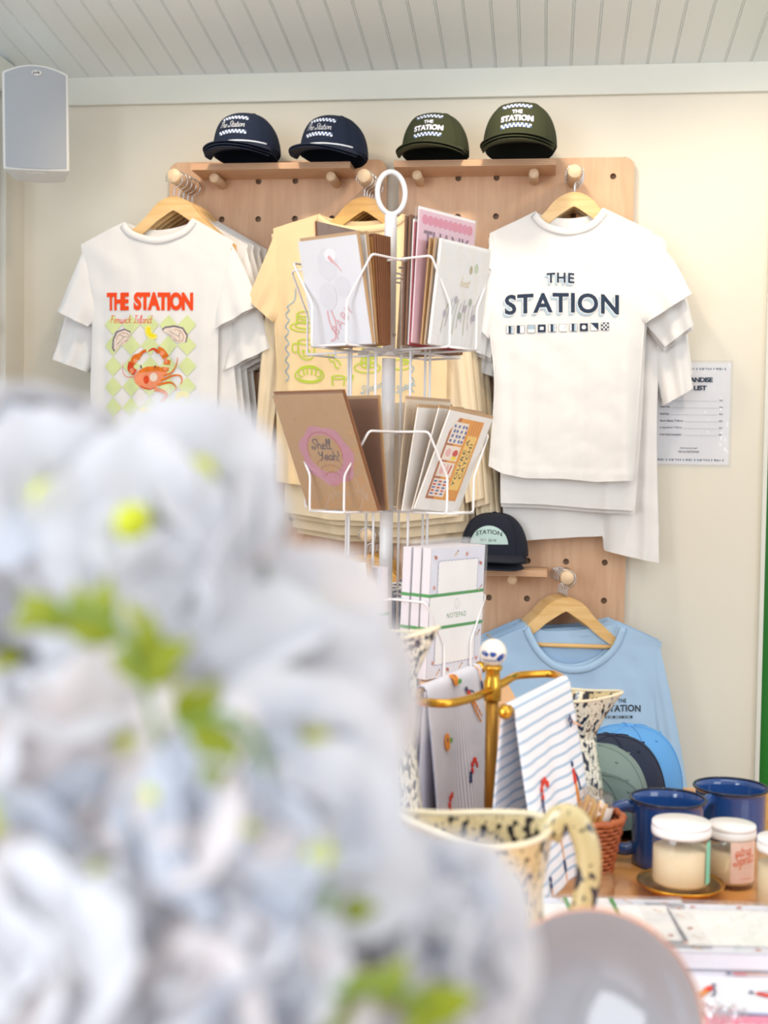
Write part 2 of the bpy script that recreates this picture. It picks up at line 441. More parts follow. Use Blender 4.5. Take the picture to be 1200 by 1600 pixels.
# ================================================================== THE SETTING
WY = 3.5
M_wall = mat('wall_paint', (231, 227, 214), 0.75, noise_amt=0.015, noise_scale=3, bump=0.15, bump_scale=120)
M_trim = mat('trim_paint', (226, 228, 220), 0.55, noise_amt=0.01)
M_ceil = mat('ceiling_paint', (240, 248, 250), 0.6, noise_amt=0.015, noise_scale=4)
M_floor = wood('floor_wood', (176, 150, 120), (198, 172, 140), 'Y', 3, 0.5)
XL = PY(38, 420, WY).x                     # corner with the left wall
zc = PY(650, 113, WY).z                    # ceiling meets the back wall
z_tr = PY(650, 156, WY).z                  # lower edge of the top trim board
XR = PY(1191, 980, WY).x                   # right end of the back wall (door opening)
SL = 0.135                                 # the ceiling rises towards the room
struct(MB().box(((XL-0.15+XR)/2, WY+0.06, 1.5), (XR-XL+0.15, 0.12, 3.0)).build('wall_back', M_wall))
struct(MB().box((XR+0.06+0.55, WY+0.06, 2.75), (1.1+0.12, 0.12, 0.7)).build('wall_above_door', M_wall))
struct(MB().box((XR+1.9, WY+0.06, 1.5), (1.6, 0.12, 3.0)).build('wall_right', M_wall))
struct(MB().box((0.5, 1.2, -0.03), (5, 6, 0.06)).build('floor', M_floor))
# left wall with a window close to the corner
yw = PX(9, 420, XL).y
struct(MB().box((XL-0.06, (yw+WY+0.12)/2, 1.5), (0.12, WY+0.12-yw, 3.0)).box((XL-0.06, yw-0.65, 0.45), (0.12, 1.3, 0.9)).box((XL-0.06, yw-0.65, 2.85), (0.12, 1.3, 0.3))
       .box((XL-0.06, yw-2.0, 1.5), (0.12, 1.4, 3.0)).build('wall_left', M_wall))
M_alu = mat('window_frame_paint', (150, 170, 190), 0.3, 0.6)
wf = MB()
for z in (0.92, 1.8, 2.68): wf.box((XL-0.05, yw-0.65, z), (0.06, 1.3, 0.045))
for y in (yw-0.022, yw-0.65, yw-1.278): wf.box((XL-0.05, y, 1.8), (0.06, 0.045, 1.8))
win = struct(wf.build('window_1', M_alu, bevel=0.004))
M_glass = film('window_glass', (0.97, 0.99, 1), 0.05, 0.0)
MB().box((XL-0.055, yw-0.65, 1.8), (0.006, 1.25, 1.74)).build('pane', M_glass, win)
# ceiling of narrow grooved boards running into the room
cb = MB(); bp = 0.0665; prof = []
x = XL - 0.2
while x < 1.75:
    prof += [(x, 0), (x+bp-0.0075, 0), (x+bp-0.0062, 0.003), (x+bp-0.0048, 0.0), (x+bp-0.0030, 0.0), (x+bp-0.0015, 0.0035)]
    x += bp
n = len(prof)
vs = [Vector((a, WY+0.02, zc-0.02*SL+b)) for a, b in prof] + [Vector((a, WY-3.2, zc+3.2*SL+b)) for a, b in prof]
cb.add(vs, [(i, i+1, n+i+1, n+i) for i in range(n-1)], 0, False)
vs2 = [Vector((a, y, z+0.05)) for a, y, z in ((XL-.2, WY+.02, zc), (1.75, WY+.02, zc), (1.75, WY-3.2, zc+3.2*SL), (XL-.2, WY-3.2, zc+3.2*SL))]
cb.add(vs2, [(0, 1, 2, 3)], 0, False)
struct(cb.build('ceiling', M_ceil, fixn=False))
struct(MB().box(((XL+1.8)/2, WY-0.008, (zc+0.01+z_tr)/2), (1.8-XL, 0.016, zc+0.01-z_tr)).build('trim_1', M_trim, bevel=0.002))
struct(MB().box((XL+0.008, (WY+0.9)/2, (zc+0.01+z_tr)/2), (0.016, WY-0.9, zc+0.01-z_tr)).build('trim_2', M_trim, bevel=0.002))
# green door beyond the end of the wall
M_green = mat('door_green', (16, 128, 24), 0.45, noise_amt=0.04)
struct(MB().box((XR-0.006, WY+0.052, 1.2), (0.012, 0.14, 2.4)).build('trim_3', M_trim, bevel=0.002))
dr = struct(MB().box((XR+0.45, WY+0.055, 1.2), (0.9, 0.045, 2.38)).box((XR+0.45, WY+0.03, 0.6), (0.62, 0.02, 0.8)).box((XR+0.45, WY+0.03, 1.7), (0.62, 0.02, 0.9)).build('door_1', M_green, bevel=0.004))
kn = MB(); kn.sphere((XR+0.8, WY+0.0, 1.0), 0.028); kn.build('door_handle', mat('chrome', (210, 210, 212), 0.15, 1.0), dr)
struct(MB().box(((XL+XR)/2, WY-0.008, 0.06), (XR-XL, 0.016, 0.12)).build('baseboard_back', M_trim, bevel=0.002))

# ================================================================== SPEAKER
def speaker():
    p0 = PD(56, 190, 3.22); px = 3.22/FPX
    w, h = 101*px, 150*px
    t = thing('wall_speaker', 'pale grey wall speaker with curved grille in the upper corner', 'speaker', p0)
    t.rotation_euler = (0, math.radians(-0.9), math.radians(18))
    mg = mat('speaker_grille', (178, 185, 193), 0.6, bump=0.8, bump_scale=1400, noise_amt=0.02)
    mc = mat('speaker_cabinet', (224, 226, 224), 0.45)
    def arc(w, ex, d): # front outline curve: bowed towards the room
        return [(-w/2 + w*i/16, -d - ex*(1-(2*i/16-1)**2)) for i in range(17)]
    def shell(w, h, d0, ex, top, back):
        m = MB(); A = arc(w, ex, d0)
        nv = 12
        front = lambda u, v: Vector((-w/2+w*u, -d0-ex*(1-(2*u-1)**2), (-h/2+h*v) + (top*(1-(2*u-1)**2) if v == 1 else (-top*.35*(1-(2*u-1)**2) if v == 0 else 0))))
        m.grid(front, 24, 1)
        m.grid(lambda u, v: front(u, 1) if v == 0 else Vector((front(u, 1).x*0.8, back, front(u, 1).z)), 24, 1)
        m.grid(lambda u, v: front(u, 0) if v == 0 else Vector((front(u, 0).x*0.8, back, front(u, 0).z)), 24, 1)
        for s_ in (0, 1): m.grid(lambda u, v: (front(s_, v) if u == 0 else Vector((front(s_, v).x*0.8, back, front(s_, v).z))), 1, 1)
        m.grid(lambda u, v: Vector(((-w/2+w*u)*0.8, back, front(u, v).z)), 24, 1)
        for f in range(len(m.sm)): m.sm[f] = False
        return m
    shell(w, h, 0.0, 0.018, 0.016, 0.13).build('cabinet', mc, t, weld=True, bevel=0.004)
    g = shell(w*.93, h*.965, 0.003, 0.017, 0.0155, -0.001).build('grille', mg, t, weld=True, bevel=0.002)
    b = MB(); b.lathe([(0.0, 0), (0.0125, 0), (0.0125, 0.0015), (0, 0.0018)], 32, (0.005, -0.021, h/2-0.006), rot=Matrix.Rotation(PI/2, 3, 'X'), fn=lambda p, a, r, z: Vector((p.x, p.y*.55, p.z)))
    bo = b.build('badge', mat('badge_white', (240, 240, 240), 0.3), t)
    a = Art(); a.text('polk', -0.0085+0.005, h/2-0.0105, 0.0085+0.005, h/2-0.0015, 0, bold=0.02)
    a.build('badge_lettering', [mat('ink_grey', (80, 80, 88), 0.5)], bo, lambda u, v, w_: Vector((u, -0.0234-w_, v)), cell=0)
    k = MB(); k.tube([(0, 0.10, h/2), (0, 0.10, h/2+0.035)], 0.006, 10); k.tube(fillet([(0.0, 0.12, 0), (0, 0.2, 0)], 0.02), 0.022, 12)
    k.build('mounting_bracket', mc, t)
    k = MB(); k.box((0, 0.03, -h/2-0.004), (0.05, 0.06, 0.008)); k.build('foot_plate', mc, t, bevel=0.002)
speaker()

# ================================================================== PEGBOARDS
M_ply = wood('birch_ply', (214, 172, 138), (228, 190, 156), 'Z', 5, 0.45, 9)
M_plyedge = stripes('ply_edge', (226, 190, 140), (150, 105, 66), 0.0042, 0.0012, 'Z', 0.6)
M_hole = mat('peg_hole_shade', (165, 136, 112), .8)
M_peg = wood('peg_wood', (226, 196, 160), (238, 212, 180), 'Y', 8, 0.5, 10)
BY = WY - 0.026                            # front face of the boards
def pegboard(label, xs0, ztop, ncol, nrow, hx0, hz0, xL, xR, zbot, sp=0.1):
    m = MB(); T = 0.018; r = 0.0082; R = 0.028; NK = 32
    gx = [xL]+[hx0+(i+.5)*sp for i in range(ncol-1)]+[xR]; gz = [ztop]+[hz0-(j+.5)*sp for j in range(nrow-1)]+[zbot]
    def rnd_clamp(x_, z_):
        cx = min(max(x_, xL+R), xR-R); cz = min(max(z_, zbot+R), ztop-R); d = math.hypot(x_-cx, z_-cz)
        return (x_, z_) if d <= R else (cx+(x_-cx)*R/d, cz+(z_-cz)*R/d)
    for i in range(ncol):
        for j in range(nrow):
            cx, cz = hx0+i*sp, hz0-j*sp; vs = []
            for k in range(NK):
                a = 2*PI*k/NK; mx_ = max(abs(math.cos(a)), abs(math.sin(a))); u, v = math.cos(a)/mx_, math.sin(a)/mx_
                X = cx+u*((gx[i+1]-cx) if u > 0 else (cx-gx[i])); Z = cz+v*((gz[j]-cz) if v > 0 else (cz-gz[j+1]))
                X, Z = rnd_clamp(X, Z); vs.append((X, BY, Z))
            for yy in (BY, BY+T*.9):
                for k in range(NK): vs.append((cx+r*math.cos(2*PI*k/NK), yy, cz+r*math.sin(2*PI*k/NK)))
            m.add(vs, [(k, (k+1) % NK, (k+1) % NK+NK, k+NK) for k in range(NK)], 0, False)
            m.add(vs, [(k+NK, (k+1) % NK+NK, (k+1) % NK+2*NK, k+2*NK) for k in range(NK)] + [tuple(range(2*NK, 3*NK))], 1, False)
    # rim
    out = []
    for (cx, cz, a0) in ((xR-R, ztop-R, 0), (xL+R, ztop-R, 90), (xL+R, zbot+R, 180), (xR-R, zbot+R, 270)):
        out += [(cx+R*math.cos(math.radians(a0+90*k/8)), cz+R*math.sin(math.radians(a0+90*k/8))) for k in range(9)]
    n = len(out); vs = [(p[0], BY, p[1]) for p in out]+[(p[0], BY+T, p[1]) for p in out]
    m.add(vs, [(k, (k+1) % n, (k+1) % n+n, k+n) for k in range(n)] + [tuple(range(n, 2*n))], 0, False)
    o = m.build('pegboard', [M_ply, M_hole]); tag(o, label, 'pegboard')
    return o
hL = PY(290, 284, BY); hR = PY(958, 275.5, BY); zt = PY(450, 254, BY).z
h2 = PY(404, 283.5, BY); spL = (PY(577, 285, BY).x-hL.x)/5
spR = (hR.x-PY(716, 277, BY).x)/4
SP = (spL+spR)/2
zr1 = h2.z; hRx0 = hR.x-5*SP; hLx0 = h2.x-2*SP
LL, LR = hLx0-0.047, hLx0+5*SP+0.047
RL, RR = hRx0-0.058, hR.x+0.055
zbt = 0.62
nrow = 17
pegboard('birch plywood pegboard behind the crab-print and yellow t-shirts', 0, zr1+0.055, 6, nrow, hLx0, zr1, LL, LR, zr1-(nrow-.5)*SP-0.02, SP)
pegboard('birch plywood pegboard behind the white back-print t-shirts and blue sweatshirts', 0, PY(800, 248, BY).z, 6, nrow, hRx0, hR.z, RL, RR, hR.z-(nrow-.5)*SP-0.02, SP)

def peg(x, z, L, r, label, group):
    m = MB(); m.tube([(0, 0.018, 0), (0, -L+0.002, 0), (0, -L, 0)], [r*.5 if False else r, r, r*.92], 24)
    o = m.build('wooden_peg', M_peg, loc=(x, BY, z)); tag(o, label, 'peg', group)
    return o
def shelf(x0p, x1p, ytop, label, pegs, D=0.128):
    a = PY(x0p, ytop, WY-0.026-D); b = PY(x1p, ytop, WY-0.026-D)
    w = b.x-a.x; z = (a.z+b.z)/2
    m = MB(); T = 0.016
    m.box((0, -D/2, -T/2), (w, D-0.002, T), 0)
    m.uv = {}
    o = m.build('shelf_board', [M_plyedge2], loc=((a.x+b.x)/2, BY, z)); tag(o, label, 'shelf')
    for i, xp in enumerate(pegs):
        pp = PY(xp, ytop+16, BY-0.1)
        peg(pp.x, z-T-0.0135, D-0.035, 0.013, label.replace('plywood shelf', 'peg propping the %s end of the shelf' % ('left', 'right')[i]) if False else
            'short round peg propping the %s end of the %s' % (('left', 'right')[i], label.split(' holding')[0]), 'pegs under the shelves')
    return z, a.x, b.x
def ply_edge_mat():
    m = wood('shelf_ply', (216, 174, 140), (230, 194, 160), 'X', 5, 0.45, 9)
    nt = m.node_tree; b = nt.nodes['Principled BSDF']; old = b.inputs['Base Color'].links[0].from_socket
    tc = nt.nodes.new('ShaderNodeTexCoord'); sp = nt.nodes.new('ShaderNodeSeparateXYZ'); nt.links.new(tc.outputs['Object'], sp.inputs[0])
    md = nt.nodes.new('ShaderNodeMath'); md.operation = 'PINGPONG'; md.inputs[1].default_value = 0.0021; nt.links.new(sp.outputs[2], md.inputs[0])
    r = nt.nodes.new('ShaderNodeMapRange'); r.inputs[1].default_value = 0.0004; r.inputs[2].default_value = 0.0009; nt.links.new(md.outputs[0], r.inputs[0])
    ge = nt.nodes.new('ShaderNodeNewGeometry'); s2 = nt.nodes.new('ShaderNodeSeparateXYZ'); nt.links.new(ge.outputs['Normal'], s2.inputs[0])
    ab = nt.nodes.new('ShaderNodeMath'); ab.operation = 'ABSOLUTE'; nt.links.new(s2.outputs[2], ab.inputs[0])
    mx = nt.nodes.new('ShaderNodeMath'); mx.operation = 'MAXIMUM'; nt.links.new(r.outputs[0], mx.inputs[0]); nt.links.new(ab.outputs[0], mx.inputs[1])
    cm = nt.nodes.new('ShaderNodeMix'); cm.data_type = 'RGBA'; cm.inputs[6].default_value = lin((166, 112, 70))
    nt.links.new(mx.outputs[0], cm.inputs[0]); nt.links.new(old, cm.inputs[7]); nt.links.new(cm.outputs[2], b.inputs['Base Color'])
    return m
M_plyedge2 = ply_edge_mat()
zs1, sxa, sxb = shelf(298, 547, 254, 'upper left plywood shelf holding the navy caps', (333, 516))
zs2, sxc, sxd = shelf(615, 869, 249, 'upper right plywood shelf holding the olive caps', (651, 834))
zs3, sxe, sxf = shelf(628, 855, 889, 'lower plywood shelf holding the dark patch caps', (660, 800))
PR = 0.0175
PEG = {}
for key, (fx, fy, L, lab) in {
    'crab': (271, 274, 0.165, 'thick round peg holding the crab-print t-shirt hangers'),
    'yellow': (568, 274, 0.165, 'thick round peg holding the yellow t-shirt hangers'),
    'white': (898, 267, 0.13, 'thick round peg holding the white back-print t-shirt hangers'),
    'blue': (886, 903, 0.13, 'thick round peg holding the light blue sweatshirt hangers'),
    'cream': (572, 836, 0.13, 'thick round peg low on the left board behind the card rack'),
    'low': (268, 836, 0.13, 'thick round peg low on the left board behind the flowers')}.items():
    p = PY(fx, fy, BY-L); PEG[key] = (p.x, p.z, L)
    peg(p.x, p.z, L, PR if key != 'crab' else 0.018, lab, 'garment pegs')

# ================================================================== CAPS
def cap_mesh_parts(t, M_c, M_in, H=0.096, ax=0.088, ay=0.098, soft=False, art=None, art_mats=None, rope=None, opening=False, brim_drop=0.014, brim_len=0.075, button=True):
    def crown(u, v, off=0.0):
        ph = 2*PI*u - PI/2; s_ = v*PI/2
        fr = max(0, -math.sin(ph))**0.7 * (0 if soft else 1)
        r = math.cos(s_)**0.72*(1-fr) + math.cos(s_)**0.5*fr if v < 1 else 0
        z = H*math.sin(s_)**(1.0 if not soft else 0.95)
        x = (ax-off)*r*math.cos(ph); y = (ay-off)*r*math.sin(ph)*(0.93 if math.sin(ph) < 0 else 1)
        if y > 0: z -= 0.012*(y/ay)*(1-v)
        z -= 0.006*math.cos(2*ph)*(1-v)*0
        return Vector((x, y, z - off*v))
    sk = (lambda u, v: opening and abs(((u-0.5)))*2*PI*ay < 0.036 and (v*1.35)**2*H*H + (abs(u-.5)*2*PI*ay)**2 < 0.036**2) if opening else None
    m = MB(); m.grid(lambda u, v: crown(u, v), 72, 24, 0, skip=sk); m.grid(lambda u, v: crown(u, v, 0.002), 72, 24, 1, skip=sk)
    co = m.build('crown', [M_c, M_in], t, weld=True, fixn=False)
    # seams
    sm = MB()
    for a in ((-0.14, 0.14, 0.32, 0.68, 0.5) if not soft else (0.0, 1/6, 2/6, 0.5, 4/6, 5/6)):
        u = (a % 1.0); v0 = 0.36 if (opening and u == 0.5) else 0.0
        sm.tube([crown(u, v0+(1-v0)*k/16*0.985, -0.0006) for k in range(17)], 0.0011, 5)
    sm.build('seam_stitching', M_c, t)
    if button:
        b = MB(); b.sphere((0, 0, H+0.0005), 0.0065, 8, 0, (1, 1, .55)); b.build('button', M_c, t)
    if soft:
        e = MB()
        for a in (1/12, 3/12, 5/12, 7/12, 9/12, 11/12):
            p = crown(a, 0.66); q_ = crown(a, 0.66, -0.002); nrm = (q_-p).normalized()
            e.sphere(p+nrm*0.0005, 0.0028, 6, 0, (1, 1, .6))
        e.build('eyelet', M_c, t)
    bm_ = MB()
    def brim(u, v, w=0.0):
        th = (u*2-1)*math.radians(88); ph = -PI/2 + (u*2-1)*math.radians(66)
        a = Vector((ax*0.99*math.cos(ph), ay*0.93*0.99*math.sin(ph), 0)); 
        b = Vector((0.090*math.sin(th), -0.030-(brim_len+0.058)*math.cos(th)**0.85 if math.cos(th) > 0 else -0.03, 0))
        p = a.lerp(b, v)
        p.z = 0.006 - brim_drop*(abs(p.x)/0.09)**2.0*min(1, 0.25+v) - 0.012*v*math.cos(th) + w
        return p
    bm_.grid(lambda u, v: brim(u, v), 40, 10, 0); bm_.grid(lambda u, v: brim(u, v, -0.003), 40, 10, 0)
    bm_.grid(lambda u, v: brim(u, 1, -0.003*v), 40, 1, 0)
    bm_.build('brim', M_c, t, weld=True, fixn=True)
    if rope:
        r_ = MB(); r_.tube([brim(0.04+0.92*k/40, 0.03)+Vector((0, -0.002, 0.004)) for k in range(41)], 0.0022, 8); r_.build('rope', rope, t)
    if art:
        art.build('embroidery', art_mats, co if False else t, project_on(co, 0.0008), cell=0.008)
    return co
M_navy = cloth('navy_twill', (10, 27, 54)); M_navy_in = mat('navy_lining', (12, 20, 36), 0.9)
M_olive = cloth('olive_twill', (50, 56, 34)); M_olive_in = mat('olive_lining', (32, 34, 24), 0.9)
M_threadw = mat('white_thread', (226, 234, 246), 0.8); M_threadb = mat('pale_blue_thread', (66, 96, 146), 0.8)
M_threadl = mat('lilac_thread', (190, 190, 214), 0.8)
def checker_row(a, x0, x1, z, s, lift=0.004, mi=1):
    n = int((x1-x0)/s)
    for i in range(n):
        for j in (0, 1):
            xx = x0+i*s; u = (2*(xx+s/2-x0)/(x1-x0)-1); zz = z+j*s+lift*(1-u*u)
            a.rect(xx, zz, xx+s*1.02, zz+s*1.02, 0 if (i+j) % 2 else mi, lay=1)
def art_script_cap():
    a = Art(); checker_row(a, -0.040, 0.036, 0.066, 0.0046); checker_row(a, -0.043, 0.038, 0.027, 0.0048)
    a.script('The Station', -0.039, 0.045, 0.070, 0.0165, 0.00095, 0, slant=0.3); return a
def art_block_cap():
    a = Art(); checker_row(a, -0.036, 0.036, 0.070, 0.0046); checker_row(a, -0.038, 0.038, 0.020, 0.0048)
    a.text('THE', -0.0125, 0.0565, 0.0115, 0.0655, 2, bold=0.03, arch=0.001, lay=1); a.text('THE', -0.0115, 0.057, 0.0125, 0.066, 0, bold=0.0, arch=0.001, lay=2)
    a.text('STATION', -0.0385, 0.0365, 0.0365, 0.0505, 2, bold=0.045, arch=0.002, lay=1); a.text('STATION', -0.037, 0.0375, 0.038, 0.0515, 0, bold=0.01, arch=0.002, lay=2); return a
def cap_stack(n, p, rot, builder, labels, group, dz=0.011, dy=-0.003):
    """the lowest cap rests on p; the topmost is fully modelled, those below are nested inside it"""
    top = None
    for k in range(n-1, -1, -1):
        if top is None: top = builder(labels[0]); top.scale = (SC_, SC_, SC_); top.location = p + Vector((0, 0, dz*k)); top.rotation_euler = rot; top['group'] = group
        else:
            j = n-1-k; sc = (1-.035*j)*SC_; off = Matrix.Rotation(rot[2], 3, 'Z') @ Vector((0, -.004*j, 0))
            dup(top, p + Vector((0, 0, dz*k)) + off, labels[j], group, scale=(sc, sc, sc), skip=('embroidery', 'button', 'rope'))
    return top
SC_ = 1.0
def navy_cap(lb):
    t = thing('rope_cap', lb, 'cap'); cap_mesh_parts(t, M_navy, M_navy_in, art=art_script_cap(), art_mats=[M_threadw, M_threadb], rope=M_threadw); return t
def olive_cap(lb):
    t = thing('embroidered_cap', lb, 'cap'); cap_mesh_parts(t, M_olive, M_olive_in, art=art_block_cap(), art_mats=[M_threadw, M_threadb, M_threadl]); return t
yc = BY-0.115
g1 = 'navy rope caps on the upper left shelf'; g2 = 'olive caps on the upper right shelf'
def shelfp(px, z, Y, extra): q = PY(px, 250, Y); return Vector((q.x, Y, z+extra))
cap_stack(3, shelfp(385, zs1, yc-.01, 0.013), (0, 0, math.radians(-10)), navy_cap,
  ['navy rope cap with white script, top of the stack over the crab shirts', 'navy rope cap nested in the middle of the stack over the crab shirts', 'navy rope cap at the bottom of the stack over the crab shirts'], g1, 0.007)
cap_stack(2, shelfp(521, zs1, yc-.01, 0.011), (math.radians(0), math.radians(3), math.radians(-16)), navy_cap,
  ['navy rope cap with white script overhanging the right shelf end above the yellow shirts', 'navy rope cap nested under the one overhanging the right shelf end'], g1, 0.006)
cap_stack(2, shelfp(680, zs2, yc, 0.013), (0, 0, math.radians(-8)), olive_cap,
  ['olive cap with white block lettering at the left end of its shelf', 'olive cap nested under the left one on its shelf'], g2, 0.007)
SC_ = 1.07
cap_stack(3, shelfp(812, zs2, yc-.03, 0.013), (0, 0, math.radians(-4)), olive_cap,
  ['larger looking olive cap with white block lettering at the right end of its shelf', 'olive cap nested in the middle of the right-hand olive stack', 'olive cap at the bottom of the right-hand olive stack'], g2, 0.007)
SC_ = 1.0
# dark caps with a pale patch on the lower shelf
M_dark = cloth('ink_navy_twill', (20, 27, 44)); M_patch = mat('patch_aqua', (178, 206, 204), 0.8); M_ink = mat('ink_black', (28, 34, 40), 0.7)
def patch_cap(lb):
    t = thing('patch_cap', lb, 'cap')
    a = Art(); a.poly([(0.050*math.cos(x_), 0.028+0.052*math.sin(x_)) for x_ in [math.radians(5+170*k/20) for k in range(21)]], 0)
    a.text('STATION', -0.034, 0.053, 0.034, 0.064, 1, bold=0.02, arch=0.006); a.text('EST. 2018', -0.02, 0.040, 0.02, 0.046, 1, bold=0.0)
    cap_mesh_parts(t, M_dark, M_navy_in, H=0.110, ax=0.090, art=a, art_mats=[M_patch, M_ink]); return t
pl = PY(772, 880, BY-0.07)
cap_stack(2, Vector((pl.x, BY-0.085, zs3+0.016)), (0, 0, math.radians(-8)), patch_cap,
  ['dark navy cap with pale aqua patch, upper of two on the lower shelf', 'dark navy cap nested beneath the aqua patch cap on the lower shelf'], 'patch caps on the lower shelf', 0.02, -0.006)

# ================================================================== HANGERS
M_hang = wood('hanger_wood', (222, 178, 112), (240, 204, 146), 'X', 7, 0.35, 10, coat=0.3)
M_hangd = wood('hanger_wood_golden', (206, 150, 70), (228, 180, 96), 'X', 7, 0.35, 10, coat=0.3)
M_steel = mat('hook_steel', (205, 205, 208), 0.18, 1.0)
def make_hanger(lb, m_, bar=False, yaw=0.0):
    t = thing('clothes_hanger', lb, 'hanger')
    xs = [0, .012, .03, .05, .070, .090, .112, .136, .158]
    tp = [0, -.001, -.008, -.022, -.046, -.066, -.086, -.107, -.124]
    bt = [-.036, -.042, -.054, -.068, -.086, -.102, -.117, -.132, -.142]
    top = crom([(x_, z_, 0) for x_, z_ in zip(xs, tp)], 4); bot = crom([(x_, z_, 0) for x_, z_ in zip(xs, bt)], 4)
    R = [(p.x, p.y) for p in top] + [(p.x, p.y) for p in reversed(bot)]
    for s_ in (1, -1):
        m = MB(); fn = lambda u, v, w: Vector((s_*u, (w-0.0065)*(1-1.0*min(1, u/0.205)*0.25) - 0.012*(1-math.cos(min(1, u/0.2)*PI/2))*0 - 0.02*u*u, v-0.052))
        m.prism(R, 0.013, fn)
        m.build('shoulder_arm', m_, t, bevel=0.003)
    h = MB(); pts = [Vector((0, 0, -0.056)), Vector((0, 0, -0.034)), Vector((0.004, 0, -0.026))]
    for k in range(15):
        a = math.radians(-62 + 262*k/14); pts.append(Vector((0.0225*math.cos(a), 0, 0.0225*math.sin(a)-0.0035)))
    h.tube(crom(pts, 2), 0.0017, 8); h.build('hook', M_steel, t)
    if bar:
        b = MB(); b.tube([(-.19, -.003, -.178), (.19, -.003, -.178)], 0.006, 10); b.tube([(-.19, -.003, -.178), (-.19, -.003, -.178)], 0.001, 4)
        for s_ in (1, -1): b.tube([(s_*.19, -.003, -.178), (s_*.19, -.003, -.165)], .005, 8)
        b.build('trouser_bar', m_, t)
    return t

